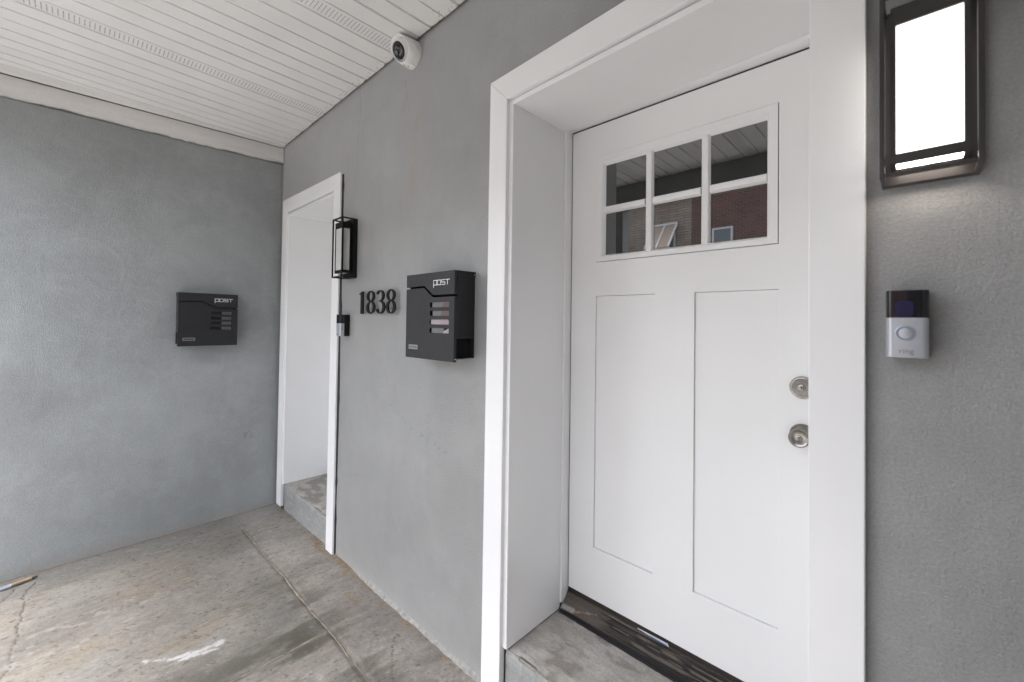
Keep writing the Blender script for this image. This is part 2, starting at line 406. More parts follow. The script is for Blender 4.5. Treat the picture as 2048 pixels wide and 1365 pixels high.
# ---- porch floor: slabs with a recessed joint between them, one height and wear map for all
CRACK1 = [(-3.84, -1.36), (-3.74, -1.40), (-3.657, -1.412), (-3.56, -1.395), (-3.47, -1.402), (-3.396, -1.397), (-3.30, -1.412), (-3.22, -1.405), (-3.14, -1.418), (-3.061, -1.421), (-2.986, -1.409), (-2.88, -1.425)]
CRACK2 = [(-3.87, -1.42), (-3.82, -1.454), (-3.76, -1.462), (-3.69, -1.494), (-3.6, -1.54)]
CRACK3 = [(-1.86, -0.10), (-1.80, -0.16), (-1.74, -0.19), (-1.66, -0.24), (-1.58, -0.27), (-1.5, -0.30)]
def floor_fn(x, y):
    z = fz(x, y)
    n1 = fbm(x * 2.2, y * 2.2, 3, 5); n2 = fbm(x * 9, y * 3.2, 11, 4); n3 = fbm(x * 30, y * 9, 23, 4)
    n4 = fbm(x * 60, y * 60, 5, 3); n5 = fbm(x * 5, y * 1.7, 41, 5)
    # trowel streaks run away from the house
    n6 = fbm(x * 45 + 6 * n1, y * 7, 77, 4)
    C = np.zeros((len(x), 3))
    base = np.array([.315, .290, .260]); C[:] = base
    C *= (0.72 + 0.56 * n1)[:, None]
    def mix(col, k):
        k = np.clip(k, 0, 1)[:, None]
        C[:] = C * (1 - k) + np.array(col) * k
    mix((.34, .278, .20), 0.50 * sstep(.46, .66, fbm(x * 5 + 2 * n1, y * 2.4, 41, 5)) * sstep(-.15, -.4, y))
    mix((.385, .375, .355), 0.50 * sstep(.50, .68, fbm(x * 6 + 2 * n1, y * 3.4, 63, 5)) * sstep(-.28, -.40, y))
    mix((.21, .19, .178), 0.35 * sstep(.50, .66, fbm(x * 4 + 2 * n1, y * 2.6, 87, 5)))
    mix((.205, .19, .175), 0.5 * sstep(.52, .74, fbm(x * 4, y * 2.4, 91, 5)))
    C *= (1 + .35 * (fbm(x * 42, y * 30, 301, 4) - .5) + .34 * (fbm(x * 120, y * 110, 303, 3) - .5))[:, None]
    mix((.34, .325, .30), 0.22 * sstep(.50, .75, n2))
    mix((.18, .165, .145), 0.25 * sstep(.54, .70, n6))
    mix((.35, .325, .295), 0.30 * sstep(.56, .72, n3))
    # paler cement skim beside the side wall
    mix((.33, .325, .30), 0.75 * sstep(-3.55, -3.95, x + .25 * (n2 - .5)))
    # black algae along the cross joint and in the middle of the slab
    d2 = np.abs(x + 2.135 + .03 * (n5 - .5))
    mix((.075, .072, .052), 0.75 * sstep(.36, .02, d2) * sstep(.42, .62, n2) * sstep(-.33, -.45, y))
    d1 = np.abs(y + .325)
    mix((.09, .08, .062), 0.6 * sstep(.22, .01, d1) * sstep(.47, .62, n2) * sstep(-3.1, -2.3, x))
    mix((.17, .16, .15), 0.5 * sstep(.5, .66, fbm(x * 6, y * 6, 222, 5)) * sstep(-2.0, -1.5, x))
    # brown sand gathered at the wall foot
    sa = sstep(.075, .0, -y + .05 * (n3 - .5)) * sstep(.45, .60, n4 * .4 + n2 * .6)
    mix((.27, .185, .11), 0.85 * sa)
    mix((.28, .18, .10), 0.8 * sstep(.06, .015, np.hypot((x + 2.52) * .5, y + .03)) * sstep(.40, .52, n4))
    mix((.28, .18, .10), 0.8 * sstep(.05, .01, np.hypot((x + 2.27) * .6, y + .13)) * sstep(.45, .55, n4))
    mix((.26, .16, .09), 0.75 * sstep(.06, .02, np.hypot((x + 2.95) * .4, y + .03)) * sstep(.40, .52, n4))
    mix((.27, .19, .12), 0.7 * sstep(.04, .0, x + 3.985 + .03 * (n4 - .5)))
    # plaster spots
    sp = sstep(.70, .77, fbm(x * 30, y * 17, 131, 3)); mix((.44, .43, .41), 0.5 * sp * sstep(-.30, -.42, y) * sstep(.42, .55, n5))
    sp2 = sstep(.68, .78, fbm(x * 60, y * 24, 151, 3)); mix((.44, .43, .41), .4 * sp2 * sstep(.42, .55, n1))
    sp3 = sstep(.78, .82, fbm(x * 66, y * 60, 157, 2)); mix((.11, .10, .09), .7 * sp3)
    # white paint smears
    for pts, wd in (([(-2.545, -.985), (-2.50, -.935), (-2.455, -.885)], .014), ([(-2.462, -.875), (-2.445, -.83), (-2.425, -.77), (-2.425, -.715)], .024), ([(-2.43, -.86), (-2.415, -.80), (-2.39, -.735)], .02)):
        d = seg_dist(x, y, pts)
        mix((.52, .52, .52), 0.85 * sstep(wd * 1.1, wd * .15, d + .018 * (n4 - .5) + .02 * (fbm(x * 90, y * 22, 9, 2) - .5)))
    h = .0022 * (n1 - .5) + .0016 * (n3 - .5) + .0014 * (n6 - .5)
    for pts, wd in ((CRACK1, .0048), (CRACK2, .0048), (CRACK3, .003)):
        d = seg_dist(x, y + .012 * (n4 - .5) + .02 * (fbm(x * 14, y * 14, 61, 2) - .5), pts)
        k = sstep(wd, wd * .3, d); mix((.085, .075, .065), k * .85); h = h - .003 * k
    # wide patch scars with a step edge
    pk = sstep(.50, .515, fbm(x * 5.5, y * 5.5, 201, 3)) * sstep(-2.1, -1.8, x) * sstep(-.33, -.28, y)
    h = h + .0018 * pk
    C *= (1 + .05 * pk)[:, None]
    # slab arrises fall away at the joints
    wj = .020 * (fbm((x + 3.66) * 3.2, x * 0, 1, 3) - .5); edge = np.minimum(np.where(x > -3.66, np.abs(y + .325 - wj), 1), np.where(y < -.33, np.abs(x + 2.135 - .020 * (fbm((-.335 - y) * 3.2, y * 0, 2, 3) - .5)), 1))
    kj = sstep(.022, .006, edge + .014 * (n4 - .5) + .012 * (n3 - .5)); h = h - .005 * kj; mix((.17, .15, .13), .45 * kj)
    P = np.stack([x, y, z + h], 1)
    paint_k = .45 + .17 * sstep(.40, .48, C.mean(1))
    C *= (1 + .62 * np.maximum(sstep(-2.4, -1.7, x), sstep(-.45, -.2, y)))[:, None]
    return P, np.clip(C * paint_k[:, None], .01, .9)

def lin(a, b, st): return np.linspace(a, b, max(2, int(round((b - a) / st)) + 1))
floor = bpy.data.objects.new('porch_floor', None); link(floor); tag(floor, kind='structure')
xs_f = np.concatenate([lin(-3.99, -1.15, .0075), lin(-1.08, .75, .05)])
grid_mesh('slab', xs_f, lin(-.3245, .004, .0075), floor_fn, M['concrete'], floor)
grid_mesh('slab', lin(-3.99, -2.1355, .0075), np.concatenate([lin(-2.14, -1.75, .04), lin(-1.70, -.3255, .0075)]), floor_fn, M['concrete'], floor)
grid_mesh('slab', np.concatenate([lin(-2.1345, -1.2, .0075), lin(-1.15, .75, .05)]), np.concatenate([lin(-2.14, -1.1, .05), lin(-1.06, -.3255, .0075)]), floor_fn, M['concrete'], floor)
MB().box(-3.99, .75, -2.14, .0, -.46, -.07).obj('base', M['pavement'], floor)
# joint filling: irregular sandy strip lying in the gap
def joint_strip(pts, wd, n, seed, parent, mat, name='joint_filler'):
    """worn sand and mortar left in the groove: wandering, of uneven width, missing in places"""
    t = np.linspace(0, 1, n + 1); p0 = np.array(pts[0]); p1 = np.array(pts[1]); L = np.hypot(*(p1 - p0))
    nx, ny = -(p1 - p0)[1] / L, (p1 - p0)[0] / L
    s_ = t * L; o = .020 * (fbm(s_ * 3.2, s_ * 0, seed, 3) - .5); wv = wd * np.clip(.15 + 2.2 * (fbm(s_ * 11, s_ * 0 + 4, seed + 1, 4) - .22), .1, 2)
    hv = -.0045 + .006 * (fbm(s_ * 16, s_ * 0 + 8, seed + 2, 4) - .35)
    x = p0[0] + (p1 - p0)[0] * t; y = p0[1] + (p1 - p0)[1] * t; z = fz(x, y)
    v = []; f = []
    for i in range(n + 1):
        for k, dz_ in ((-1, -.012), (-.45, 0), (.4, .0005), (1, -.012)):
            v.append((x[i] + nx * (o[i] + k * wv[i]), y[i] + ny * (o[i] + k * wv[i]), z[i] + hv[i] + dz_))
        if i: f += [(4 * i - 4 + q, 4 * i - 3 + q, 4 * i + 1 + q, 4 * i + q) for q in range(3)]
    return mesh_obj(name, v, f, mat, parent, smooth=True)
joint_strip([(-3.66, -.325), (.7, -.325)], .009, 420, 1, floor, M['joint'])
joint_strip([(-2.135, -.335), (-2.135, -2.12)], .009, 160, 2, floor, M['joint'])
MB().box(-1.6, .5, -2.50, -2.16, -.455, -.25).obj('front_step', M['pavement'], floor, bevel=.012)

# ------------------------------------------------------------------ house walls
WALLC = np.array([.228, .232, .231])
FO = (-3.86, -2.85, 0.0, 2.52)     # far doorway hole x0,x1,z0,z1
NO = (-1.262, -.13, 0.0, 2.56)     # near doorway hole
def wall_relief(u, v, seed):
    return .0030 * (fbm(u * 1.6, v * 1.6, seed, 3) - .5) + .0013 * (fbm(u * 7, v * 7, seed + 5, 3) - .5) + .0006 * (fbm(u * 28, v * 28, seed + 9, 3) - .5)
def wall_paint(u, v, seed):
    C = np.zeros((len(u), 3)); C[:] = WALLC
    a = fbm(u * 1.3, v * 1.3, seed + 31, 5); b = fbm(u * 6, v * 6, seed + 37, 4); c = fbm(u * 25 + 3 * a, v * 5, seed + 43, 3)
    d_ = sstep(.47, .62, fbm(u * 2.3 + 1.5 * a, v * 3.1 - 1.2 * a, seed + 71, 5)) - .4
    e_ = sstep(.50, .66, fbm(u * 9 + 4 * a, v * 14 + 5 * b, seed + 77, 4)) - .3
    C *= (1 + .45 * (a - .5) + .22 * (b - .5) + .10 * (c - .5) + .09 * d_ + .06 * e_)[:, None]
    def mix(col, k):
        k = np.clip(k, 0, 1)[:, None]; C[:] = C * (1 - k) + np.array(col) * k
    return C, mix, a, b
TICKS = [(-2.12, 2.03, .035, .9), (-2.06, 2.05, .03, .4), (-1.335, 2.05, .022, .6), (-1.80, 2.02, .01, .2), (-1.9, .82, .02, 1.9), (-1.78, .66, .015, .3), (-1.6, .52, .02, 1.2), (-1.46, .62, .012, .6), (-2.3, .6, .018, 1.4), (-2.0, .45, .02, .2), (-1.7, .25, .03, 1.0), (-1.42, .30, .02, .4)]
def front_fn(x, z):
    h = wall_relief(x, z, 100)
    C, mix, a, b = wall_paint(x, z, 100)
    # rust tinted run below the camera
    k = sstep(.085, .0, np.abs(x + 1.93 + .06 * (fbm(z * 3, x * 0 + 2, 8, 2) - .5))) * sstep(2.93, 2.75, z) * sstep(2.05, 2.25, z) * (.35 + .9 * sstep(.45, .65, fbm(x * 9, z * 6, 71, 3)))
    mix((.235, .19, .155), .6 * k)
    # hairline crack running down from the soffit
    for pts, wd in (([(-2.56, 3.07), (-2.55, 2.9), (-2.58, 2.75), (-2.57, 2.6), (-2.62, 2.45)], .0035), ([(-2.42, 1.19), (-2.25, 1.12), (-2.1, 1.10), (-1.95, 1.02), (-1.6, .95)], .002), ([(-2.02, 2.9), (-2.01, 2.8), (-2.04, 2.74)], .003)):
        d = seg_dist(x, z + .012 * (fbm(x * 20, z * 20, 15, 2) - .5), pts); q = sstep(wd * 1.6, wd * .5, d)
        mix((.10, .10, .10), .55 * q); h = h - .0012 * q
    for tx, tz, L, an in TICKS:
        d = seg_dist(x, z, [(tx - L * math.cos(an), tz - L * math.sin(an)), (tx + L * math.cos(an) * .5, tz + L * math.sin(an) * .5)])
        mix((.36, .355, .34), .6 * sstep(.004, .001, d + .006 * (b - .5)))
    # pale scuffed foot of the wall
    mix((.30, .285, .26), .5 * sstep(.10, .03, z + .05 * (b - .5)))
    # dirty line under the soffit
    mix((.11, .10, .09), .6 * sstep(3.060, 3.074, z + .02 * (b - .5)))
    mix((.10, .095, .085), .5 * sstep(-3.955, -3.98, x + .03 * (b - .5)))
    return np.stack([x, -h, z], 1), np.clip(C, .01, .9)
def keep_front(cx, cz):
    inn = lambda o: (cx > o[0]) & (cx < o[1]) & (cz > o[2] - .2) & (cz < o[3])
    return ~(inn(FO) | inn(NO))
def merge_lines(*parts):
    a = np.unique(np.round(np.concatenate(parts), 5)); return a
house = tag(bpy.data.objects.new('front_wall', None), 'grey painted stucco house front between the two white door frames and the soffit', 'wall')
link(house)
xs_w = merge_lines(lin(-3.985, -3.86, .0125), lin(-3.86, -2.85, .02), lin(-2.85, -1.262, .009), lin(-1.262, -.13, .03), lin(-.13, .62, .01), lin(.62, .75, .05))
zs_w = merge_lines(lin(-.1, 2.52, .0101), lin(2.52, 2.56, .01), lin(2.56, 3.3, .0105))
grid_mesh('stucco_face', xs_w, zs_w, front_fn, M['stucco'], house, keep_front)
cb = MB()
for a, b in ((-4.3, FO[0]), (FO[1], NO[0]), (NO[1], .9)):
    cb.box(a, b, .02, .60, -.5, 3.6)
cb.box(-4.3, .9, .602, .7, -.5, 3.6); cb.box(FO[0], FO[1], .02, .60, FO[3], 3.6); cb.box(NO[0], NO[1], .02, .60, NO[3], 3.6)
cb.obj('wall_core', M['beam'], house)
MB().box(-4.3, .9, -.001, .6, 3.61, 6.5).obj('upper_storey', M['beam'], house)

def side_fn(seed, x0, sgn):
    def fn(y, z):
        h = wall_relief(y, z, seed)
        C, mix, a, b = wall_paint(y, z, seed)
        C *= np.array([1.17, 1.22, 1.24]) if seed == 300 else np.array([.8, .8, .8])  # left wall colour lightened in place of brighter light falling on it
        # trowel arcs
        t = fbm(y * 10 + 5 * a, z * 22 - 7 * a, seed + 3, 3); h = h + .0005 * sstep(.56, .7, t)
        for cy, cz, r in ((-.92, 1.58, .10), (-.80, 1.30, .12), (-.95, 1.10, .15), (-.35, 1.85, .2), (-1.2, 1.9, .2), (-.2, .62, .05)):
            d = np.abs(np.hypot(y - cy, z - cz) - r) + .02 * (b - .5); q = sstep(.010, .002, d) * sstep(.42, .58, a); h = h + .0009 * q; mix((.33, .34, .34), .22 * q)
        q = sstep(.045, .02, np.hypot((y + .235) * 1.0, z - .62) + .03 * (b - .5)) * sstep(.48, .6, fbm(y * 60, z * 60, 4, 2)); mix((.12, .125, .125), .7 * q)
        mix((.29, .27, .24), .4 * sstep(.07, .02, z + .05 * (b - .5)))
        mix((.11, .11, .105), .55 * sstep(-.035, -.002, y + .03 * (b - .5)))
        return np.stack([x0 + sgn * h, y, z], 1), np.clip(C, .01, .9)
    return fn
sw = tag(bpy.data.objects.new('side_wall', None), 'grey stucco porch side wall carrying the left mailbox', 'wall'); link(sw)
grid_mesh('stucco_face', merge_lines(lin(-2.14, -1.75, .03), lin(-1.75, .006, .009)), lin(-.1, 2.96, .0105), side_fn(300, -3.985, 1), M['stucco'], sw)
MB().box(-4.3, -4.0, -2.14, .019, -.5, 3.6).obj('wall_core', M['beam'], sw)
sw2 = tag(bpy.data.objects.new('side_wall', None), 'unseen grey stucco end wall added to shade the right of the house front', 'wall'); link(sw2)  # end wall out of view, added to darken the front wall beside it
grid_mesh('stucco_face', lin(-2.14, .006, .04), lin(-.1, 3.07, .04), side_fn(500, .70, -1), M['stucco'], sw2)
MB().box(.72, .9, -2.14, .019, -.5, 3.6).obj('wall_core', M['beam'], sw2)

# frieze board under the soffit on the side wall
fb = thing('frieze_board', 'dirty white frieze board running along the top of the left side wall', 'trim board', (0, 0, 0))
def frieze(y0, y1, zb, zt, x, name, ragged, seed, slope=0.0):
    def fn(y, t):
        lo = zb(y) - ragged * (fbm(y * 12, y * 0 + 1.0, seed, 4) - .5); z = lo + (zt(y) - lo) * t
        C = np.zeros((len(y), 3)); C[:] = (.68, .66, .645)
        n = fbm(y * 3, z * 30, seed + 3, 4); C *= (1 + .25 * (n - .5))[:, None]
        k = (.6 * sstep(.10, .0, t) * sstep(.4, .6, fbm(y * 20, t * 3, seed + 7, 3)))[:, None]; C = C * (1 - k) + np.array((.25, .22, .18)) * k
        return np.stack([x + slope * t + .001 * (n - .5) + .003 * sstep(.08, 0, t), y, z], 1), C
    return grid_mesh(name, lin(y0, y1, .012), np.linspace(0, 1, 14), fn, M['trimboard'], fb)
zb = lambda y: np.interp(y, [-2.2, -1.58, 0], [2.892, 2.901, 2.923])
zg = lambda y: np.interp(y, [-2.2, -1.58, 0], [3.015, 3.031, 3.060])
frieze(-2.06, -.004, zb, zg, -3.966, 'board_face', .020, 900)
MB().add([(-3.966, -2.06, 2.89), (-3.966, -.004, 2.92), (-3.99, -.004, 2.92), (-3.99, -2.06, 2.89), (-3.9665, -2.06, 3.013), (-3.9665, -.004, 3.058), (-3.99, -.004, 3.058), (-3.99, -2.06, 3.013)],
         [(0, 1, 2, 3), (3, 2, 6, 7), (4, 5, 6, 7)]).obj('board_core', M['mortar'], fb)
frieze(-2.06, -.004, lambda y: zg(y) + .005, lambda y: y * 0 + 3.0735, -3.962, 'channel_strip', .0015, 950, .05)

# ------------------------------------------------------------------ soffit: one part per plank
soffit = thing('porch_soffit', 'white vinyl plank soffit with perforated vent strips above the porch', 'soffit')
ribs = [-1.559, -1.672, -1.782, -1.892, -2.002, -2.112, -2.226, -2.348, -2.464, -2.580, -2.696, -2.814, -2.932, -3.056, -3.172, -3.290, -3.412, -3.535, -3.655, -3.765, -3.868, -3.965, -4.06]
right = [-1.559 + .116 * k for k in range(1, 20)]
ribs = sorted(ribs + right)
def skew(x): return float(np.interp(x, [-4.0, -3.4, -2.9, -2.4, -1.5], [.08, .068, .045, .01, 0]))
ZC = 3.074
perf = MB()
VENTS = {round(v, 3) for v in (-2.112, -3.172)}
ry = random.Random(3)
for i in range(len(ribs) - 1):
    xa, xb = ribs[i], ribs[i + 1]
    g0 = .0075 if i % 3 else .0035; g1 = .0075 if (i + 1) % 3 else .0035
    y0, y1 = -.007 - .004 * ry.random(), -2.05
    v = []
    for y in (y0, y1):
        sa = skew(xa) * (-y); sb = skew(xb) * (-y)
        for x, z in ((xa + sa + .0006, ZC + .013), (xa + sa + g0 * .75, ZC + .0125), (xa + sa + g0, ZC), (xb + sb - g1, ZC), (xb + sb - g1 * .75, ZC + .0125), (xb + sb - .0006, ZC + .013)):
            v.append((x, y, z))
    n = len(v) // 2
    f = [(q, q + 1, n + q + 1, n + q) for q in range(5)]
    v2 = [(x, y, z + .003) for x, y, z in v]; v += v2
    f += [tuple(j + 2 * n for j in reversed(q)) for q in f]
    for e in (0, n): f += [(e + q, e + q + 1, e + q + 1 + 2 * n, e + q + 2 * n) for q in range(5)]
    mesh_obj('plank', v, f, M['soffit'], soffit)
    vent = any(abs(xa - q) < .004 for q in (-2.112, -3.172)) or (i > 8 and abs(((xa + 2.112) / 1.05) - round((xa + 2.112) / 1.05)) < .05)
    if vent:
        cx = (xa + xb) / 2
        yy = -.03
        while yy > -2.02:
            for c in range(6):
                ox = (c - 2.5) * .0118
                x = cx + ox + skew(cx) * (-yy)
                r = .0028
                perf.add([(x + r * math.cos(t * math.pi / 3), yy + r * math.sin(t * math.pi / 3), ZC - .0006) for t in range(6)], [(5, 4, 3, 2, 1, 0)])
            yy -= .0185
o = perf.obj('perforation', M['void'], soffit); tag(o, kind='stuff')
MB().box(-4.06, .72, -2.06, .0, ZC + .018, ZC + .03).obj('backing_board', M['void'], soffit)
# grime flecks where the planks meet the wall
gr = MB(); rg = random.Random(5)
for k in range(330):
    x = -3.95 + 3.2 * rg.random(); y = -.012 - abs(rg.gauss(0, .025)); s = .0008 + .0022 * rg.random()
    a = rg.random() * 3
    gr.add([(x + s * math.cos(a + t * 1.57) * (1.6 if t % 2 else 1), y + s * math.sin(a + t * 1.57), ZC - .0005) for t in range(4)], [(3, 2, 1, 0)])
for k in range(90):
    x = -3.9 + 3.0 * rg.random(); y = -.1 - 1.6 * rg.random(); s = .0006 + .0013 * rg.random(); a = rg.random() * 3
    gr.add([(x + s * math.cos(a + t * 1.57), y + s * math.sin(a + t * 1.57), ZC - .0005) for t in range(4)], [(3, 2, 1, 0)])
o = gr.obj('grime', M['soffit_dirt'], soffit); tag(o, kind='stuff')

gr2 = MB()
for k in range(150):
    x = -3.95 + 3.2 * rg.random(); L = .006 + .03 * rg.random(); d = .003 + .010 * rg.random() ** 2
    n = 5; top_ = [(x + L * (q / (n - 1) - .5), -.0065 - d * rg.random(), ZC - .0004) for q in range(n)]
    gr2.add(top_ + [(x + L * .5, -.0045, ZC - .0004), (x - L * .5, -.0045, ZC - .0004)], [tuple(reversed(range(n + 2)))])
o = gr2.obj('edge_grime', M['edge_tan'], soffit); tag(o, kind='stuff')
# beam, posts
tag(MB().box(-3.98, .69, -2.20, -2.055, 2.83, 3.5).obj('porch_beam', M['beam'], bevel=.006), 'grey painted beam along the street side of the porch', 'beam')
def post(x, label):
    t = thing('porch_post', label, 'post', (x, -2.128, float(fz(x, -2.128)) - .003))
    h = 2.829 - t.location.z
    MB().box(-.075, .075, -.072, .072, 0, h).obj('shaft', M['beam'], t, bevel=.006)
    MB().box(-.09, .09, -.087, .087, .0005, .09).obj('base_collar', M['beam'], t, bevel=.008)
    return t
post(-2.375, 'grey square porch post on the street side, seen in the door glass')

tag(MB().box(-.04, .69, -2.19, -2.062, float(fz(0, -2.12)) - .01, 2.829).obj('added_shade_pier', M['beam'], bevel=.01), 'broad grey pier added unseen behind the camera to shade the right wall', 'pier')  # out of view, added to keep light off the right of the front

# ------------------------------------------------------------------ doorways
def quadbox(mb, p, y0, y1):
    """p: four (x,z) corners"""
    return mb.prism(p, y0, y1, 'y')

# far doorway
fd = thing('door_frame', 'narrow white door frame in the corner behind the far lantern', 'door frame', (0, 0, 0))
T = .022
quadbox(MB(), [(-3.915, .02), (-3.812, .02), (-3.805, 2.470), (-3.905, 2.587)], -T, .004).obj('casing_board', M['white_trim'], fd, bevel=.002)
quadbox(MB(), [(-2.905, .012), (-2.800, .012), (-2.783, 2.571), (-2.886, 2.466)], -T, .004).obj('casing_board', M['white_trim'], fd, bevel=.002)
quadbox(MB(), [(-3.8045, 2.4705), (-2.8865, 2.4665), (-2.784, 2.5715), (-3.9045, 2.5875)], -T - .0006, .004).obj('casing_board', M['white_trim'], fd, bevel=.002)
MB().box(-3.812, -3.795, -.008, .55, .205, 2.462).obj('jamb_liner', M['white_liner'], fd, bevel=.001)
MB().box(-2.902, -2.885, -.008, .55, .205, 2.462).obj('jamb_liner', M['white_liner'], fd, bevel=.001)
MB().box(-3.794, -2.903, -.008, .55, 2.446, 2.462).obj('head_liner', M['white_liner'], fd, bevel=.001)
# black strip stands for the shadow line between casing edge and uneven wall
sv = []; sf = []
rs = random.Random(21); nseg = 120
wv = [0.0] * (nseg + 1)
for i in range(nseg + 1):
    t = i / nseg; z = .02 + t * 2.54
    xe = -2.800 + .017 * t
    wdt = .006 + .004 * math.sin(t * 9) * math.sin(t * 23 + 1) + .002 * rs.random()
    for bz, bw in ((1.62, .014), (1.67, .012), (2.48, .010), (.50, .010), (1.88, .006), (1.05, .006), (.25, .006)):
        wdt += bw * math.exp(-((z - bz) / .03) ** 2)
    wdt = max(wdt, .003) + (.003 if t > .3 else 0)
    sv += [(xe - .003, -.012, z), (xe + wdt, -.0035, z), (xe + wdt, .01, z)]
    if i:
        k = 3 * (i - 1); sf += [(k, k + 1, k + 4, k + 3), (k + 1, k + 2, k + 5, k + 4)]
mesh_obj('shadow_line', sv, sf, M['black_gap'], fd)
ddoor = thing('front_door', 'white door at the back of the far doorway, hidden behind its frame', 'door', (-2.92, .44, .23))
MB().box(-.868, .01, 0, .045, 0, 2.21).obj('slab', M['door_white'], ddoor, bevel=.002)

# concrete steps under the doors
def step_fn(x0, x1, seed, zt, front, yb):
    def fn(x, t):
        # t 0..1 front face, 1..2 top
        ft = np.clip(t, 0, 1); tt = np.clip(t - 1, 0, 1)
        n = fbm(x * 14, t * 9, seed, 4); m = fbm(x * 40, t * 40, seed + 2, 3)
        rag = sstep(.5, .62, fbm(x * 11, x * 0 + 3, seed + 8, 4))
        y = front + (yb - front) * tt; z = -.05 + (zt + .05) * ft
        c = np.exp(-((t - 1) / .045) ** 2)
        y = y + c * (.006 + .010 * rag) * (t <= 1.0) - .003 * (n - .5); z = z - c * (.004 + .007 * rag) * (t >= 1.0) + .003 * (m - .5) * sstep(1, 1.05, t)
        C = np.zeros((len(x), 3)); C[:] = np.where((t < .97 - .06 * (m - .5))[:, None], np.array([.235, .24, .235]), np.array([.26, .25, .232]))
        C *= (1 + .35 * (n - .5) + .2 * (m - .5))[:, None]
        top = (t > 1.0)
        k = (.7 * sstep(.5, .64, fbm(x * 6, t * 5, seed + 20, 4)) * top)[:, None]; C = C * (1 - k) + np.array((.14, .125, .11)) * k
        k = (.45 * sstep(.54, .66, fbm(x * 16, t * 14, seed + 30, 4)) * top)[:, None]; C = C * (1 - k) + np.array((.34, .32, .29)) * k
        k = (.7 * c * sstep(.40, .6, n))[:, None]; C = C * (1 - k) + np.array((.36, .35, .31)) * k
        k = (.7 * sstep(.87, .95, np.clip(t - 1, 0, 1)) * top)[:, None]; C = C * (1 - k) + np.array((.23, .18, .135)) * k
        C = C * 1.3
        return np.stack([x, y, z], 1), np.clip(C, .02, .9)
    return fn
st1 = thing('door_step', 'worn concrete step with crumbling edge in the narrow far doorway', 'step')
grid_mesh('step_face', lin(-3.8, -2.89, .008), merge_lines(np.linspace(0, .9, 14), np.linspace(.9, 1.1, 24), np.linspace(1.1, 2, 60)), step_fn(-3.8, -2.89, 700, .203, .003, .5), M['concrete'], st1)
st2 = thing('door_step', 'broad grey concrete step below the front door with the six pane window', 'step')
grid_mesh('step_face', lin(-1.205, -.165, .008), merge_lines(np.linspace(0, .9, 14), np.linspace(.9, 1.1, 26), np.linspace(1.1, 2, 80)), step_fn(-1.2, -.17, 720, .252, .003, .45), M['concrete'], st2)

# near doorway
nd = thing('door_frame', 'wide white door frame around the front door with the glazed top', 'door frame')
TN = .026
quadbox(MB(), [(-1.322, .03), (-1.213, .03), (-1.211, 2.496), (-1.312, 2.598)], -TN, .004).obj('casing_board', M['white_trim'], nd, bevel=.0025)
quadbox(MB(), [(-.186, .045), (-.083, .045), (-.080, 2.650), (-.185, 2.528)], -TN, .004).obj('casing_board', M['white_trim'], nd, bevel=.0025)
quadbox(MB(), [(-1.2105, 2.4965), (-.1855, 2.5285), (-.0805, 2.6505), (-1.3115, 2.5985)], -TN - .0006, .004).obj('casing_board', M['white_trim'], nd, bevel=.0025)
MB().box(-1.215, -1.192, -.007, .345, .258, 2.494).obj('jamb_liner', M['white_liner'], nd, bevel=.0012)
MB().box(-.178, -.155, -.007, .345, .258, 2.520).obj('jamb_liner', M['white_liner'], nd, bevel=.0012)
MB().prism([(-1.1915, 2.475), (-.1785, 2.500), (-.1785, 2.522), (-1.1915, 2.494)], -.007, .345).obj('head_liner', M['white_liner'], nd, bevel=.0012)
MB().box(-1.202, -1.183, .3455, .43, .285, 2.485).obj('frame_post', M['white_trim'], nd, bevel=.002)
MB().box(-.174, -.155, .3455, .43, .285, 2.485).obj('frame_post', M['white_trim'], nd, bevel=.002)
MB().box(-1.202, -.155, .3455, .43, 2.4855, 2.505).obj('frame_head', M['white_trim'], nd, bevel=.002)
ws = MB(); ws.box(-1.1829, -1.1775, .396, .43, .30, 2.485); ws.box(-1.177, -.175, .396, .43, 2.4785, 2.485)
ws.obj('weatherstrip', M['black_gap'], nd)

# front door: rails and stiles, two sunk panels, glazed top
D0 = .392
dr = thing('front_door', 'white front door with six pane window, two flat panels and satin nickel locks', 'door', (0, 0, 0))
dx = [-1.1785, -1.0455, -.765, -.608, -.3325, -.176]
dz = [.345, .572, 1.7015, 1.854, 2.3325, 2.4775]
polys = []
for i in range(5):
    for j in range(5):
        cx = (dx[i] + dx[i + 1]) / 2; cz = (dz[j] + dz[j + 1]) / 2
        if j == 1 and i in (1, 3): continue
        if j == 3 and i in (1, 2, 3): continue
        polys.append([(dx[i], dz[j]), (dx[i + 1], dz[j]), (dx[i + 1], dz[j + 1]), (dx[i], dz[j + 1])])
MB().cells(polys, D0, D0 + .044).obj('stile_and_rail', M['door_white'], dr, bevel=.0012)
for a, b in ((1, 2), (3, 4)):
    MB().box(dx[a] + .0012, dx[b] - .0006, D0 + .0085, D0 + .03, dz[1] + .0028, dz[2] - .0012).obj('panel', M['door_white'], dr)
MB().box(-1.16, -.19, D0 + .031, D0 + .0435, .40, 1.75).obj('core', M['sweep'], dr)
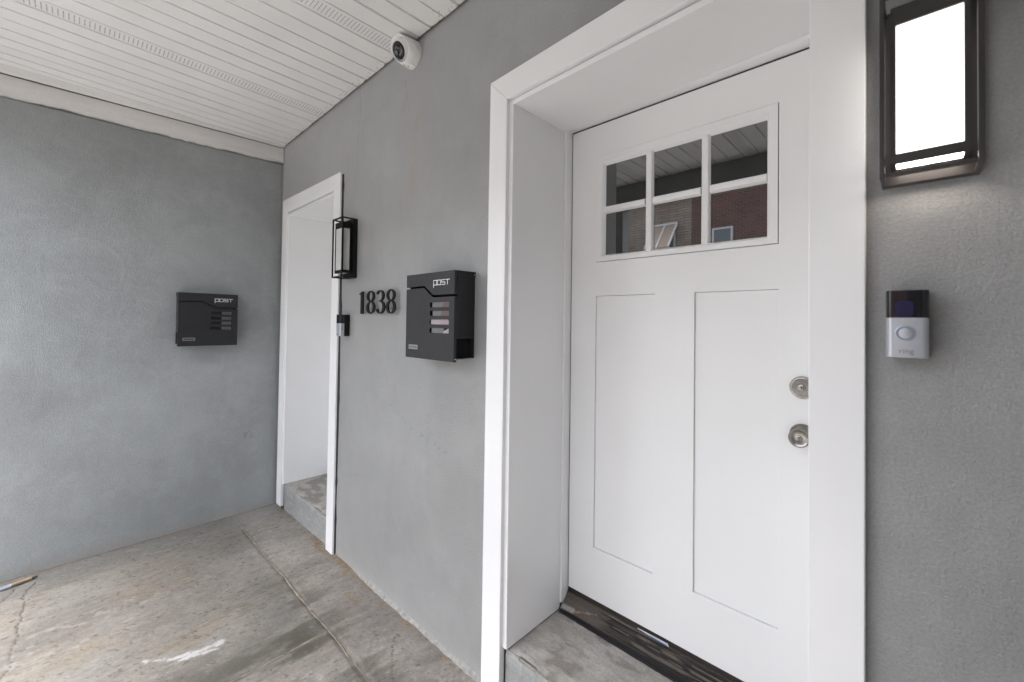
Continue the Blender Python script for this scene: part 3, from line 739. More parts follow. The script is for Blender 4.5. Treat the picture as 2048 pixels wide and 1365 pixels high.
# lite frame: flat rim, mitred step down to the glass, muntins
lf = MB()
x0, x1, z0, z1 = -1.0435, -.3348, 1.8562, 2.3303
def ring(mb, o, i, y0, y1):
    (a0, a1, c0, c1), (b0, b1, e0, e1) = o, i
    vs = [(a0, y0, c0), (a1, y0, c0), (a1, y0, c1), (a0, y0, c1), (b0, y1, e0), (b1, y1, e0), (b1, y1, e1), (b0, y1, e1)]
    mb.add(vs, [(0, 1, 5, 4), (1, 2, 6, 5), (2, 3, 7, 6), (3, 0, 4, 7)])
O = (x0, x1, z0, z1)
I1 = (x0 + .026, x1 - .026, z0 + .020, z1 - .026)
I2 = (x0 + .031, x1 - .031, z0 + .025, z1 - .031)
I3 = (x0 + .040, x1 - .034, z0 + .029, z1 - .042)
ring(lf, O, O, D0 + .02, D0 - .003); ring(lf, O, I1, D0 - .003, D0 - .003); ring(lf, I1, I2, D0 - .003, D0 + .001); ring(lf, I2, I3, D0 + .001, D0 + .012); ring(lf, I3, I3, D0 + .012, D0 + .03)
lff = lf.obj('window_frame', M['door_white'], dr)
def muntin(xa, xb, za, zb, horiz):
    m = MB(); c = .007; f = D0 - .001; bk = D0 + .013
    if horiz:
        m.prism([(bk, za), (f + .004, za + .004), (f, za + c), (f, zb - c), (f + .004, zb - .004), (bk, zb)], xa, xb, 'x')
    else:
        p = [(xa, bk), (xa + .004, f + .004), (xa + c, f), (xb - c, f), (xb - .004, f + .004), (xb, bk)]
        m.prism(p, za, zb, 'z')
    m.obj('muntin', M['door_white'], dr)
px_ = [(-1.004, -.8125), (-.7775, -.5885), (-.5545, -.3675)]
pz_ = [(1.8835, 2.0695), (2.1035, 2.2895)]
muntin(px_[0][1], px_[1][0], 1.88, 2.292, False)
muntin(px_[1][1], px_[2][0], 1.88, 2.292, False)
for a, b in px_:
    muntin(a + .0003, b - .0003, pz_[0][1], pz_[1][0], True)
sealm = M['black_gap']
for a, b in px_:
    for c, d in pz_:
        g = MB().box(a - .003, b + .003, D0 + .0145, D0 + .019, c - .003, d + .003).obj('pane', M['door_glass'], dr)
MB().box(-1.02, -.36, D0 + .021, D0 + .043, 1.87, 2.31).obj('blind_backing', M['void'], dr)
# sweep under the door
MB().box(-1.177, -.177, D0 + .004, D0 + .035, .322, .3445).obj('sweep', M['sweep'], dr)
# deadbolt
def deadbolt(x, z):
    b = MB().lathe((x, D0 - .0005, z), (0, -1, 0), [(0, .0355), (.006, .0355), (.010, .033), (.011, .0285), (.016, .0275), (.018, .0255), (.0182, .012)], 40).obj('deadbolt', M['nickel'], dr); auto_smooth(b)
    c = MB().lathe((x, D0 - .0190, z), (0, -1, 0), [(0, .0105), (.0025, .0105), (.0032, .0095)], 28).obj('cylinder_face', M['nickel'], b); auto_smooth(c)
    MB().box(x - .0012, x + .0012, D0 - .0236, D0 - .0223, z - .006, z + .005).obj('keyway', M['nickel_dark'], b)
deadbolt(-.264, 1.381)
k = MB().lathe((-.264, D0 - .0005, 1.2287), (0, -1, 0), [(0, .0355), (.005, .0355), (.009, .0335), (.012, .022), (.020, .0145), (.030, .0145), (.036, .020), (.046, .0275), (.056, .0295), (.063, .028), (.066, .0245), (.0645, .0215), (.0625, .011)], 44).obj('door_knob', M['nickel'], dr); auto_smooth(k, 50)
c = MB().lathe((-.264, D0 - .0635, 1.2287), (0, -1, 0), [(0, .0095), (.002, .0095), (.0028, .0085)], 28).obj('cylinder_face', M['nickel'], k); auto_smooth(c)
MB().box(-.2652, -.2628, D0 - .0674, D0 - .0664, 1.223, 1.234).obj('keyway', M['nickel_dark'], k)

# threshold, worn and ridged
def sill_fn(x, y):
    t = (y - .330) / (.40 - .330)
    e = sstep(0, .10, t)
    z = .252 + .018 * e + .050 * np.clip((t - .1) / .75, 0, 1) ** 1.2
    rid = np.sin(t * 2 * math.pi * 6 + .6 * (fbm(x * 3, y * 0, 5, 2) - .5))
    worn = sstep(-1.02, -.93, x + .06 * (fbm(x * 8, y * 90, 3, 3) - .5) - .9 * (.36 - y) * (y < .36))
    z = z + .0034 * rid * worn * sstep(.12, .2, t) * sstep(.9, .8, t)
    g = fbm(x * 3.5, y * 300, 17, 4); g2 = fbm(x * 9, y * 330, 19, 4)
    C = np.zeros((len(x), 3)); C[:] = (.095, .083, .070)
    C *= (1 + .6 * (fbm(x * 9, y * 60, 33, 3) - .5))[:, None]
    def mix(col, k):
        k = np.clip(k, 0, 1)[:, None]; C[:] = C * (1 - k) + np.array(col) * k
    mix((.016, .014, .013), worn * (.62 + .38 * sstep(.36, .50, g)) * sstep(.04, .1, t) * sstep(.92, .78, t + .1 * (g2 - .5)))
    mix((.15, .13, .108), worn * .75 * sstep(.50, .62, g2 + .10 * rid) * sstep(.2, .4, t))
    mix((.19, .145, .10), .6 * sstep(.84, .97, t + .22 * (g2 - .5)))
    mix((.014, .013, .014), sstep(.20, .10, t + .06 * (g - .5)))
    mix((.36, .35, .33), .8 * sstep(.012, .004, seg_dist(x, y, [(-1.185, .345), (-1.12, .348)])))
    mix((.30, .22, .15), .8 * sstep(.007, .002, .006 * (fbm(x * 40, y * 90, 7, 3)) + seg_dist(x, y, [(-1.12, .346), (-1.06, .362), (-1.01, .372)])))
    return np.stack([x, y, z], 1), np.clip(C, .008, .9)
th = thing('door_threshold', 'weathered black ridged threshold strip at the foot of the front door', 'threshold', (0, 0, 0))
grid_mesh('sill_strip', lin(-1.1825, -.17, .003), lin(.330, .42, .0018), sill_fn, M['sill'], th)
MB().box(-1.1825, -.17, .3285, .3302, .245, .262).obj('front_edge', M['black_gap'], th)
sc = thing('plastic_strip', 'torn white and blue plastic strip wedged under the front door', 'scrap', (-.75, .385, .305))
mesh_obj('strip', [(-.075, 0, .030), (.05, .004, .029), (.058, -.002, .0225), (-.02, -.002, .0235), (-.075, -.001, .027)], [(0, 1, 2, 3, 4)], M['label_white'], sc)
mesh_obj('blue_edge', [(-.03, -.0016, .0262), (.045, -.0008, .0252), (.054, -.0026, .0230), (-.015, -.0026, .0238)], [(0, 1, 2, 3)], M['label_blue'], sc)

# pale mortar fillet along the wall foot
fil = tag(bpy.data.objects.new('mortar_fillet', None), 'pale crumbly mortar fillet where the front wall meets the floor', 'fillet'); link(fil)
v = []; f = []; n = 220
tx = np.linspace(0, 1, n + 1); fx = -2.55 + tx * (2.55 - 1.325)
fa = (.010 + .022 * fbm(fx * 14, fx * 0, 5, 4)) * np.minimum(1, .35 + 2.5 * tx); fb_ = (.006 + .020 * fbm(fx * 11, fx * 0 + 3, 6, 4)) * np.minimum(1, .35 + 2.2 * tx)
for i in range(n + 1):
    x = fx[i]; a = fa[i]; b = fb_[i]; z = float(fz(x, 0))
    v += [(x, -.001 - a, z - .003), (x, -.001 - a * .45, z + b * .30), (x, -.002, z + b), (x, .012, z + b)]
    if i:
        k = 4 * (i - 1); f += [(k + j, k + j + 1, k + j + 5, k + j + 4) for j in range(3)]
mesh_obj('fillet_face', v, f, M['mortar'], fil, smooth=True)

# loose grit on the floor
gm = MB(); rg = random.Random(12)
def grit(x, y, s):
    z = float(fz(x, y)); n = 5; a = rg.random() * 6
    vs = [(x + s * math.cos(a + q * 6.283 / n) * (.6 + .6 * rg.random()), y + s * math.sin(a + q * 6.283 / n) * (.6 + .6 * rg.random()), z - .001) for q in range(n)] + [(x, y, z + s * .7)]
    gm.add(vs, [(q, (q + 1) % n, n) for q in range(n)])
for _ in range(420): grit(-2.62 + abs(rg.gauss(0, .16)) - .02, -.008 - abs(rg.gauss(0, .022)), .001 + .0025 * rg.random())
for _ in range(260): grit(-3.75 + .85 * rg.random(), -.03 - abs(rg.gauss(0, .012)), .001 + .0025 * rg.random())
for _ in range(200): grit(-3.97 + abs(rg.gauss(0, .012)), -1.6 + 1.58 * rg.random(), .001 + .0025 * rg.random())
for _ in range(260): grit(-3.9 + 2.5 * rg.random(), -1.5 * rg.random() - .02, .0008 + .0022 * rg.random())
o = gm.obj('grit', M['sand']); tag(o, 'scattered brown sand grains along the foot of the walls', 'grit', kind='stuff')

# wooden handle on the floor
hp0 = Vector((-3.875, -1.385, -.014)); hp1 = Vector((-3.80, -1.72, -.020))
wh = thing('wooden_handle', 'pale wooden tool handle with a white label lying by the left wall', 'wooden handle', hp0)
d_ = (hp1 - hp0)
o = MB().lathe((0, 0, 0), d_, [(0, .007), (.012, .0095), (.34, .011)], 16).obj('shaft', M['wood'], wh); auto_smooth(o)
o = MB().lathe(-d_.normalized() * .026, d_, [(0, .002), (.010, .006), (.0262, .0072)], 12).obj('tip', M['wood_tip'], wh); auto_smooth(o)
o = MB().lathe(d_.normalized() * .082, d_, [(0, .0105), (.10, .0110)], 16).obj('label_sleeve', M['label_white'], wh); auto_smooth(o)
lm = MB(); rr = random.Random(2)
for i in range(9):
    p = d_.normalized() * (.09 + i * .009); a = rr.uniform(-.3, .3)
    lm.box(p.x + .004, p.x + .008, p.y - .0026, p.y + .0026, p.z + .0093 + 0.001 * rr.random(), p.z + .0116)
lm.obj('label_print', M['label_blue'], wh)

# ------------------------------------------------------------------ wall lanterns
def lantern(loc, label, lit):
    t = thing('wall_lantern', label, 'wall lamp', loc, 0, 'black box frame wall lanterns')
    mt = M['lamp_metal'] if lit else M['black_metal']
    W_, H_, Dp, b = .0725, .376, .100, .0085
    MB().box(-W_, W_, -.025, 0, 0, H_).obj('back_plate', mt, t, bevel=.001)
    for x in (-W_, W_ - b):
        MB().box(x, x + b, -Dp, -Dp + b, 0, H_).obj('frame_bar', mt, t, bevel=.0008)
        for z in (0, H_ - b):
            MB().box(x, x + b, -Dp + b + .0002, -.0252, z, z + b).obj('frame_bar', mt, t, bevel=.0008)
    for z in (0, H_ - b):
        MB().box(-W_ + b + .0002, W_ - b - .0002, -Dp, -Dp + b, z, z + b).obj('frame_bar', mt, t, bevel=.0008)
    cx, c0, c1 = .056, -.088, -.034
    MB().box(-cx, cx, c0, c1, .312, .350).obj('top_cap', mt, t, bevel=.001)
    MB().box(-.03, .03, c1 + .0002, -.0252, .318, .344).obj('bracket', mt, t)
    MB().box(-.03, .03, c1 + .0002, -.0252, .030, .046).obj('bracket', mt, t)
    r = MB()
    r.box(-cx, cx, c0, c0 + .008, .028, .047); r.box(-cx, cx, c1 - .008, c1, .028, .047)
    r.box(-cx, -cx + .008, c0 + .0081, c1 - .0081, .028, .047); r.box(cx - .008, cx, c0 + .0081, c1 - .0081, .028, .047)
    r.obj('bottom_cap', mt, t)
    for x in (-cx, cx - .008):
        MB().box(x, x + .008, c0, c0 + .006, .0472, .3118).obj('corner_bar', mt, t)
        MB().box(x, x + .008, c1 - .006, c1, .0472, .3118).obj('corner_bar', mt, t)
    MB().box(-cx + .0085, cx - .0085, c0 + .003, c1 - .003, .031, .3115).obj('diffuser', M['lit'] if lit else M['unlit'], t, bevel=.001)
    MB().box(-cx + .0085, cx - .0085, c0 + .0085, c1 - .0085, .0285, .0305).obj('bottom_lens', M['lit_lens'] if lit else M['unlit'], t)
    return t
lantern((-2.6325, -.0015, 1.846), 'small looking unlit black lantern beside the far door frame', False)
lantern((.0185, -.0015, 1.884), 'glowing black box lantern on the right above the doorbell', True)

# ------------------------------------------------------------------ doorbells
def text_mesh(txt, size, depth, name, mat, parent, loc, rot):
    cu = bpy.data.curves.new(name, 'FONT'); cu.body = txt; cu.size = size; cu.extrude = depth; cu.align_x = 'CENTER'; cu.resolution_u = 3
    tmp = bpy.data.objects.new(name + '_tmp', cu); SC.collection.objects.link(tmp)
    dg = bpy.context.evaluated_depsgraph_get(); me = bpy.data.meshes.new_from_object(tmp.evaluated_get(dg))
    bpy.data.objects.remove(tmp); bpy.data.curves.remove(cu)
    me.materials.clear(); me.materials.append(mat)
    o = bpy.data.objects.new(name, me); link(o, parent); o.location = loc; o.rotation_euler = rot
    return o
def rrect(w, h, r, n=6):
    pts = []
    for cx, cz, a in ((w / 2 - r, h / 2 - r, 0), (-w / 2 + r, h / 2 - r, 90), (-w / 2 + r, -h / 2 + r, 180), (w / 2 - r, -h / 2 + r, 270)):
        for i in range(n + 1):
            t = R(a + 90 * i / n); pts.append((cx + r * math.cos(t), cz + r * math.sin(t)))
    return pts
def doorbell(loc, label):
    t = thing('video_doorbell', label, 'doorbell', loc, 0, 'video doorbells')
    MB().prism(rrect(.066, .139, .003), -.036, 0).obj('mount', M['black_metal'], t, bevel=.001)
    def shell(z0, z1, name, mat, front):
        w = .0325; r = .011
        prof = [(-w, -.0362)]
        for i in range(7):
            a = R(180 + 90 * i / 6); prof.append((-w + r + r * math.cos(a), front + r + r * math.sin(a)))
        for i in range(7):
            a = R(270 + 90 * i / 6); prof.append((w - r + r * math.cos(a), front + r + r * math.sin(a)))
        prof.append((w, -.0362))
        o = MB().prism(prof, z0, z1, 'z').obj(name, mat, t); auto_smooth(o, 40); return o
    shell(-.0685, .0128, 'silver_cover', M['silver'], -.0625)
    up = shell(.0132, .0690, 'black_faceplate', M['gloss_black'], -.0622)
    ll = MB().prism([(p[0] - .004, p[1] + .032) for p in rrect(.028, .029, .005)], -.0632, -.0622).obj('lens_window', M['lens_blue'], up)
    for q, (r0, r1) in enumerate(((.0062, .0055), (.0032, .0026))):
        o = MB().lathe((-.004, -.0632, .032), (0, -1, 0), [(0, r0), (.0006, r0), (.0006, r1), (0, r1)], 28, False, False).obj('lens_ring', M['lens_blue'], up)
    b = MB().lathe((-.002, -.0624, -.019), (0, -1, 0), [(0, .0165), (.0012, .0163), (.0016, .0150), (.0006, .0142)], 40, True, False).obj('button', M['silver'], t); auto_smooth(b)
    o = MB().lathe((-.002, -.0627, -.019), (0, -1, 0), [(0, .0140), (.0011, .0138), (.0011, .0108), (0, .0106)], 40, False, False).obj('light_ring', M['ring_blue'], b); auto_smooth(o)
    o = MB().lathe((-.002, -.0625, -.019), (0, -1, 0), [(0, .0104), (.0012, .0102), (.0016, .0090)], 40).obj('button_cap', M['silver'], b); auto_smooth(o)
    text_mesh('ring', .0150, .0002, 'maker_word', M['grey_print'], t, (-.001, -.0627, -.0600), (R(90), 0, 0))
    MB().box(.0322, .0330, -.053, -.047, -.030, -.002).obj('side_slot', M['grey_print'], t)
    return t
doorbell((-.0135, -.0015, 1.5862), 'silver and black video doorbell below the glowing lantern')
doorbell((-2.679, -.0015, 1.5435), 'video doorbell half hidden behind the far white door frame')

# ------------------------------------------------------------------ mailboxes
def mailbox(loc, rotz, label, mail):
    t = thing('mailbox', label, 'mailbox', loc, rotz, 'black wall mailboxes')
    mt = M['box_metal']; w = .186; H = .395
    # body: closed upper box and an open ended newspaper bay below
    bd = MB(); s = .0016
    z_div = .100
    bd.box(-w + .004, w - .004, -s, 0, .012, H - .004)                        # back
    bd.box(-w + .004, w - .004, -.1025, -s - .0002, .012, .012 + s)           # floor
    bd.box(-w + .004, w - .004, -.1025, -s - .0002, z_div, z_div + s)         # divider
    bd.box(-w + .004, w - .004, -.1025, -.1005, .0138, H - .03) if not mail else bd.box(-w + .004, w - .004, -.1025, -.1005, .0138, .120)
    bd.box(w - .0056, w - .004, -.1003, -s - .0002, z_div + s + .0002, H - .020)
    bd.box(-w + .004, -w + .0056, -.1003, -s - .0002, z_div + s + .0002, H - .020)
    bd.obj('body', mt, t)
    MB().box(-.15, .15, -.09, -.004, .014, .0985).obj('bay_lining', M['void'], t)
    # lid wraps over the top and down the sides a little
    ld = MB(); ld.box(-w, w, -.1045, 0, H - .0016, H); ld.box(w - .0014, w, -.1045, 0, H - .021, H - .0018); ld.box(-w, -w + .0014, -.1045, 0, H - .021, H - .0018)
    lid = ld.obj('lid', mt, t)
    for x in (-w - .0012, w + .0002):
        o = MB().lathe((x, -.006, H - .012), (1, 0, 0), [(0, .0035), (.0014, .003)], 12).obj('rivet', M['screw'], t)
    # upper flap with the stepped lower edge
    flap = [(-w, .335), (-.039, .337), (.031, .292), (w, .2915), (w, H - .0005), (-w, H - .0005)]
    fl = MB().prism(flap, -.1185, -.1055).obj('flap', mt, t, bevel=.0012)
    # lower door with four window slots
    xs = [-w, -.0395, .0105, .150, w]
    slots = [(.2365, .2590), (.1980, .2205), (.1600, .1825), (.1215, .1440)]
    zs = [0.0]
    for a, b in reversed(slots): zs += [a, b]
    polys = []
    for j in range(len(zs)):
        za = zs[j]; zb = zs[j + 1] if j + 1 < len(zs) else .2770
        hole = j % 2 == 1
        for i in range(4):
            if hole and i == 2: continue
            polys.append([(xs[i], za), (xs[i + 1], za), (xs[i + 1], zb), (xs[i], zb)])
    zt = .2770
    polys += [[(-w, zt), (-.0395, zt), (-.0395, .3275), (-w, .3255)], [(-.0395, zt), (.0105, zt), (.0105, .2945), (-.0395, .3275)], [(.0105, zt), (.150, zt), (.150, .2812), (.0325, .2812), (.0105, .2945)], [(.150, zt), (w, zt), (w, .2812), (.150, .2812)]]
    polys[-2] = [(.0105, zt), (.150, zt), (.150, .2812), (.0315, .2812), (.0105, .2945)]
    dm = MB().cells(polys, -.1185, -.1165)
    dm.box(-w, -w + .0016, -.1163, -.1030, .0, .325); dm.box(w - .0016, w, -.1163, -.1030, .0, .281); dm.box(-w + .0018, w - .0018, -.1163, -.1030, 0, .0016)
    dr_ = dm.obj('door', mt, t)
    for x in (-w + .012, w - .012):
        pass
    MB().lathe((w + .0002, -.109, .012), (1, 0, 0), [(0, .0035), (.0014, .003)], 12).obj('rivet', M['screw'], t)
    if mail:
        # a few folded sheets seen through the slots
        e = MB(); e.box(.022, .150, -.1145, -.1135, .2300, .2640).obj('mail_sheet', M['mail_grey'], t)
        MB().add([(.095, -.1147, .236), (.150, -.1147, .230), (.150, -.1147, .262), (.110, -.1147, .260)], [(0, 1, 2, 3)]).obj('mail_sheet', M['mail_red'], t)
        MB().box(.026, .150, -.1143, -.1133, .1935, .2270).obj('mail_sheet', M['mail_grey'], t)
        MB().add([(.085, -.1145, .197), (.150, -.1145, .193), (.150, -.1145, .222), (.095, -.1145, .221)], [(0, 1, 2, 3)]).obj('mail_sheet', M['mail_red'], t)
        MB().add([(.014, -.1147, .158), (.148, -.1147, .160), (.150, -.1147, .172), (.138, -.1147, .183), (.016, -.1147, .181)], [(0, 1, 2, 3, 4)]).obj('mail_sheet', M['mail_pink'], t)
        MB().box(.020, .110, -.1143, -.1133, .118, .150).obj('mail_sheet', M['mail_grey'], t)
        MB().add([(.100, -.1146, .118), (.148, -.1146, .122), (.150, -.1146, .146), (.112, -.1146, .132)], [(0, 1, 2, 3)]).obj('mail_sheet', M['mail_pink'], t)
    else:
        MB().box(.012, .150, -.1120, -.1112, .112, .270).obj('slot_window', M['slot_black'], t)
        MB().box(.082, .146, -.1110 - .003, -.1122, .118, .262).obj('mail_sheet', M['mail_dark'], t)
    # word POST built from straight strokes
    st = .0029; L = []
    def S(xa, za, xb, zb): L.append((min(xa, xb), max(xa, xb), min(za, zb), max(za, zb)))
    bx = .034; top = .3585; bot = .3350; lw = .0265; gp = .0048
    x = bx
    S(x, bot - .010, x + st, top); S(x + st + .0001, top - st, x + lw, top); S(x + st + .0001, bot, x + lw, bot + st); S(x + lw - st, bot + st + .0001, x + lw, top - st - .0001)
    x += lw + gp * .5
    S(x, bot, x + st, top); S(x + st + .0001, top - st, x + lw, top); S(x + st + .0001, bot, x + lw, bot + st); S(x + lw - st, bot + st + .0001, x + lw, top - st - .0001)
    x += lw + gp; md = (top + bot) / 2
    S(x, top - st, x + lw, top); S(x, md + st / 2 + .0001, x + st, top - st - .0001); S(x, md - st / 2, x + lw, md + st / 2); S(x + lw - st, bot + st + .0001, x + lw, md - st / 2 - .0001); S(x, bot, x + lw, bot + st)
    x += lw + gp * .6
    S(x, top - st, x + lw * 1.08, top); S(x + lw * .45, bot, x + lw * .45 + st, top - st - .0001)
    pw = MB()
    for a, b, c, d in L: pw.box(a, b, -.1192, -.1186, c, d)
    pw.obj('post_lettering', M['white_print'], fl)
    # name card holder
    tg = MB(); a, b, c, d = -.156, -.083, .041, .0615
    for q in ((a, b, c, c + .003), (a, b, d - .003, d), (a, a + .003, c + .0031, d - .0031), (b - .003, b, c + .0031, d - .0031)): tg.box(q[0], q[1], -.1210, -.1186, q[2], q[3])
    h = tg.obj('name_holder', M['holder'], t)
    MB().box(a + .003, b - .003, -.1194, -.1187, c + .003, d - .003).obj('name_card', M['card_grey'] if mail else M['card_dark'], h)
    if mail:
        rr = random.Random(4); cm = MB()
        for i in range(8):
            xx = a + .008 + i * .0075; cm.box(xx, xx + .004 * rr.random() + .002, -.1199, -.1195, c + .006 + .002 * rr.random(), d - .006 - .003 * rr.random())
        cm.obj('card_marks', M['card_dark'], h)
    return t
M['slot_black'] = simple('slot_black_plastic', (.012, .012, .014), .2)
M['mail_grey'] = simple('grey_mail', (.15, .15, .155), .5, var=.25, nscale=5)
M['mail_red'] = simple('brick_red_mail', (.15, .085, .072), .5, var=.2, nscale=6)
M['mail_pink'] = simple('pale_pink_mail', (.38, .32, .33), .5, var=.15, nscale=8)
M['mail_dark'] = simple('dark_mail', (.10, .095, .105), .4, var=.25, nscale=6)
M['holder'] = simple('clear_holder', (.32, .32, .31), .3)
M['card_grey'] = simple('smudged_card', (.22, .25, .27), .4, var=.5, nscale=150)
M['card_dark'] = simple('dark_card', (.07, .065, .06), .4)
mailbox((-1.604, -.0015, 1.4045), 0, 'black steel mailbox with papers behind its slots, beside the house number', True)
mailbox((-3.9825, -.531, 1.370), R(90), 'black steel mailbox alone on the left side wall', False)

# ------------------------------------------------------------------ house number 1838
def ellipse_ring(mb, cx, cz, rx, rz, tx, tz, y0, y1, a0=0.0, a1=360.0, n=48):
    full = abs(a1 - a0 - 360) < 1e-6
    m = n if full else n + 1
    vs = []
    for i in range(m):
        t = R(a0 + (a1 - a0) * i / n)
        for (ex, ez) in ((rx, rz), (rx - tx, rz - tz)):
            for y in (y0, y1): vs.append((cx + ex * math.cos(t), y, cz + ez * math.sin(t)))
    fs = []
    for i in range(n):
        a = 4 * i; b = 4 * ((i + 1) % m)
        fs += [(a, b, b + 2, a + 2), (a + 1, a + 3, b + 3, b + 1), (a, a + 1, b + 1, b), (a + 2, b + 2, b + 3, a + 3)]
    if not full:
        e = 4 * n; fs += [(0, 2, 3, 1), (e, e + 1, e + 3, e + 2)]
    mb.add(vs, fs)
Y0, Y1 = -.027, -.019
HN = .137
def digit(kind, x0, x1, label):
    t = thing('house_number', label, 'house number', ((x0 + x1) / 2, 0, 1.6165), 0, 'digits of the house number')
    w = x1 - x0; m = MB()
    if kind == '1':
        m.prism([(w / 2 - .033, 0), (w / 2, 0), (w / 2, HN), (w / 2 - .026, HN), (w / 2 - .033, HN - .008)], Y0, Y1)
        m.prism([(-w / 2, HN - .019), (w / 2 - .0332, HN - .019), (w / 2 - .0332, HN - .0075), (w / 2 - .040, HN - .0095), (-w / 2 + .004, HN - .013)], Y0, Y1)
        pins = [(w / 2 - .017, .012), (w / 2 - .017, HN - .012)]
    elif kind == '8':
        hl = HN * .56; hu = HN * .485
        ellipse_ring(m, 0, hl / 2, w / 2, hl / 2, w * .245, .0075, Y0, Y1)
        ellipse_ring(m, 0, HN - hu / 2, w * .455, hu / 2, w * .225, .0075, Y0 - .0006, Y1 - .0006)
        pins = [(w * .30, .030), (-w * .30, .030)]
    else:
        hl = HN * .56; hu = HN * .485
        ellipse_ring(m, -.0, hl / 2, w / 2, hl / 2, w * .25, .0075, Y0, Y1, -162, 100)
        ellipse_ring(m, -.002, HN - hu / 2, w * .44, hu / 2, w * .225, .0075, Y0 - .0006, Y1 - .0006, -95, 160)
        pins = [(w * .30, .030), (.0, .005)]
    o = m.obj('digit_face', M['black_metal'], t)
    for a, b in pins:
        MB().tube((a, Y1 + .0003 if kind == '1' else Y1 + .0003, b), (a, .003, b), .0017, n=8).obj('standoff_pin', M['pin'], t)
    return t
M['pin'] = simple('grey_pin', (.25, .24, .23), .4, metal=.7)
digit('1', -2.475, -2.421, 'black numeral 1 standing off the wall, leftmost of the house number')
digit('8', -2.380, -2.279, 'black numeral 8 between the 1 and the 3 of the house number')
digit('3', -2.269, -2.165, 'black numeral 3 of the house number')
digit('8', -2.151, -2.052, 'black numeral 8 ending the house number, nearest the mailbox')

# ------------------------------------------------------------------ security camera
sc_ = thing('security_camera', 'white turret security camera on the wall just under the soffit', 'security camera', (-1.942, -.001, 3.001))
o = MB().lathe((0, 0, 0), (0, -1, 0), [(0, .0700), (.003, .0712), (.028, .0700)], 44).obj('base', M['cam_white'], sc_); auto_smooth(o)
o = MB().lathe((0, -.0275, 0), (0, -1, 0), [(0, .0685), (.0012, .0685)], 44).obj('seam', M['grey_print'], sc_)
o = MB().lathe((0, -.0290, 0), (0, -1, 0), [(0, .0698), (.0085, .0692)], 44).obj('collar', M['cam_white'], sc_); auto_smooth(o)
o = MB().lathe((0, -.0374, 0), (0, -1, 0), [(0, .0677), (.0010, .0677)], 44).obj('seam', M['grey_print'], sc_)
# outer shell, cut off at a slant so the ball looks out and down
NS = 56; vs = []; fs = []
def slant(t): return .092 + .024 * math.sin(t) - .010 * math.cos(t)
for i in range(NS):
    t = 2 * math.pi * i / NS; e = slant(t)
    for y, rr_ in ((.0386, .0690), (.0386 + (e - .0386) * .5, .0670), (e - .003, .0630), (e, .0612), (e - .0005, .0585), (e - .012, .0555), (.045, .050)):
        vs.append((rr_ * math.cos(t), -y, rr_ * math.sin(t)))
for i in range(NS):
    a = 7 * i; b = 7 * ((i + 1) % NS)
    fs += [(a + q, a + q + 1, b + q + 1, b + q) for q in range(6)]
sh = mesh_obj('shell', vs, fs, M['cam_white'], sc_); auto_smooth(sh, 50)
ax = Vector((.06, -.84, -.54)).normalized()
hc = Vector((-.006, -.066, .006))
prof = [(-.05, .005)] + [(.0535 * math.sin(R(q)), .0535 * math.cos(R(q))) for q in range(-60, 37, 8)] + [(.0330, .0428)]
head = MB().lathe(hc, ax, prof, 48).obj('ball', M['cam_white'], sc_); auto_smooth(head, 50)
fp = MB().lathe(hc + ax * .0326, ax, [(0, .0425), (.0035, .0412), (.009, .036), (.0135, .028), (.0155, .019)], 44).obj('face_glass', M['gloss_black'], head); auto_smooth(fp, 60)
lc = hc + ax * .0462 + Vector((-.001, 0, -.0085))
lb = MB().lathe(lc, ax, [(0, .0155), (.0045, .0150), (.0055, .0135), (.0035, .0115), (.0025, .008), (.0034, .003)], 32).obj('lens', M['lens_grey'], head); auto_smooth(lb, 50)
kb = MB().lathe((.014, -.020, -.0665), (.1, -.25, -1), [(-.006, .0135), (.0045, .0135), (.006, .012)], 28).obj('cable_plug', M['cam_white'], sc_); auto_smooth(kb)
for q in ((-.004, -.034, -.0683), (-.016, -.052, -.0655)):
    o = MB().lathe(q, (-.15, -.1, -1), [(0, .0030), (.0022, .0028)], 12).obj('screw_hole', M['void'], sc_)

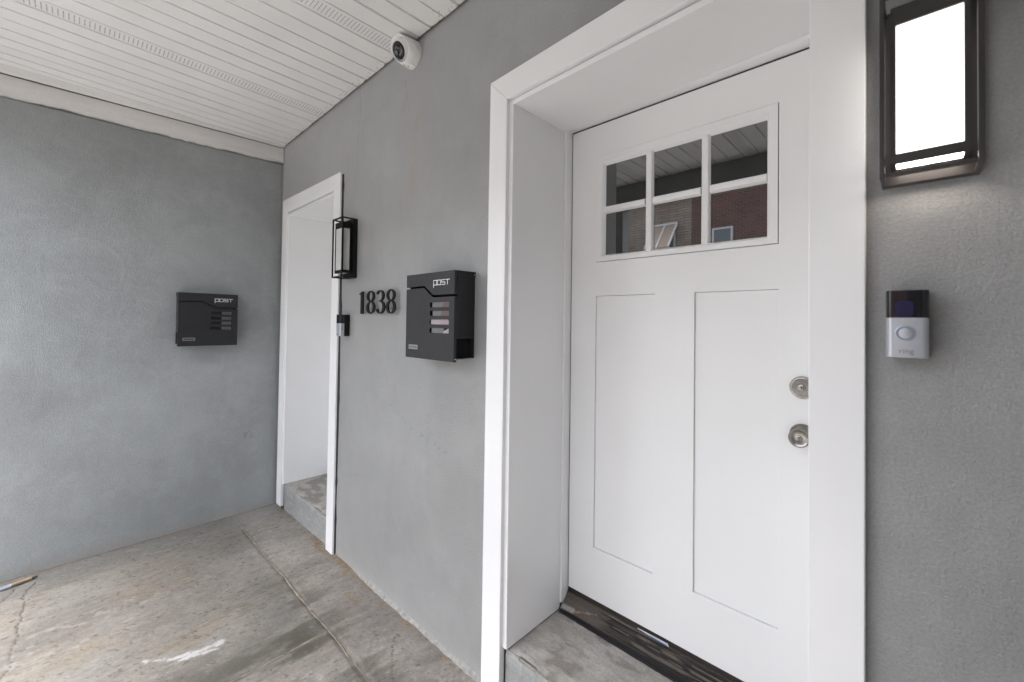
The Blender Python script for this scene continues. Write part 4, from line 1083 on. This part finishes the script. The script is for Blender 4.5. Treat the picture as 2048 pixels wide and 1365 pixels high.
# ------------------------------------------------------------------ houses across the street
def row_house(x0, x1, h, mat, label, wins, awn=(), door=None):
    yb = -15.2
    t = thing('row_house', label, 'house', ((x0 + x1) / 2, yb, -.46), 0, 'row houses across the street')
    hw = (x1 - x0) / 2
    MB().box(-hw + .003, hw - .003, -9, 0, 0, h).obj('wall', mat, t)
    MB().box(-hw + .01, hw - .01, -9.1, .25, h + .002, h + .35).obj('cornice', M['cornice'], t, bevel=.05)
    for (a, b, c, d) in wins:
        a -= (x0 + x1) / 2; b -= (x0 + x1) / 2; c += .46; d += .46
        f = MB(); fw = .07
        f.box(a, b, .002, .06, c, c + fw); f.box(a, b, .002, .06, d - fw, d); f.box(a, a + fw, .002, .06, c + fw, d - fw); f.box(b - fw, b, .002, .06, c + fw, d - fw); f.box(a + fw, b - fw, .002, .05, (c + d) / 2 - .03, (c + d) / 2 + .03)
        wf = f.obj('window', M['win_white'], t)
        MB().box(a + fw, b - fw, .004, .02, c + fw, d - fw).obj('glass', M['win_glass'], wf)
        MB().box(a - .06, b + .06, .002, .12, c - .12, c - .002).obj('sill', M['cornice'], wf)
    for (a, b, zlow, ztop) in awn:
        a -= (x0 + x1) / 2; b -= (x0 + x1) / 2; c = zlow + .46; d = ztop + .46; pr = .85
        o = MB().add([(a, .02, d), (b, .02, d), (b, pr, c), (a, pr, c), (a, .02, d - .03), (b, .02, d - .03), (b, pr, c - .03), (a, pr, c - .03), (a, pr + .01, c - .18), (b, pr + .01, c - .18)],
                     [(0, 1, 2, 3), (7, 6, 5, 4), (0, 3, 7, 4), (1, 5, 6, 2), (3, 2, 9, 8)]).obj('awning', M['awning'], t)
        e = MB()
        for x in (a - .03, b - .03, (a + b) / 2 - .03):
            e.add([(x, .02, d + .04), (x + .07, .02, d + .04), (x + .07, pr + .03, c + .03), (x, pr + .03, c + .03), (x, .02, d - .06), (x + .07, .02, d - .06), (x + .07, pr + .03, c - .07), (x, pr + .03, c - .07)],
                  [(0, 1, 2, 3), (7, 6, 5, 4), (0, 3, 7, 4), (1, 5, 6, 2), (3, 2, 6, 7), (0, 4, 5, 1)])
        e.box(a - .03, b + .04, .02, .07, d - .02, d + .06)
        e.obj('awning_rail', M['awning_edge'], o)
    if door:
        a, b = door; a -= (x0 + x1) / 2; b -= (x0 + x1) / 2
        MB().box(a, b, .002, .06, .02, 2.3).obj('door', M['cornice'], t, bevel=.01)
    return t
row_house(-6.55, -.9, 7.5, M['brick'], 'red brick row house across the street mirrored in the right door panes', [(-5.75, -5.0, 3.9, 5.33), (-3.2, -2.3, 3.9, 5.33), (-5.5, -4.2, .6, 2.2)], door=(-3.0, -2.0))
row_house(-10.9, -6.55, 7.2, M['stone'], 'tan stone row house with awnings mirrored in the left door panes', [(-8.05, -7.2, 3.6, 5.4), (-10.4, -9.5, 3.6, 5.4), (-10.4, -9.0, .5, 2.1)], awn=[(-8.15, -7.15, 4.7, 5.75), (-10.6, -9.45, 4.7, 5.75)], door=(-8.2, -7.2))
row_house(-.9, 4.8, 7.4, M['brick'], 'red brick row house across the street opposite the right end of the porch', [(.4, 1.3, 3.6, 5.2), (2.8, 3.7, 3.6, 5.2), (2.2, 3.8, .5, 2.1)], door=(.2, 1.2))
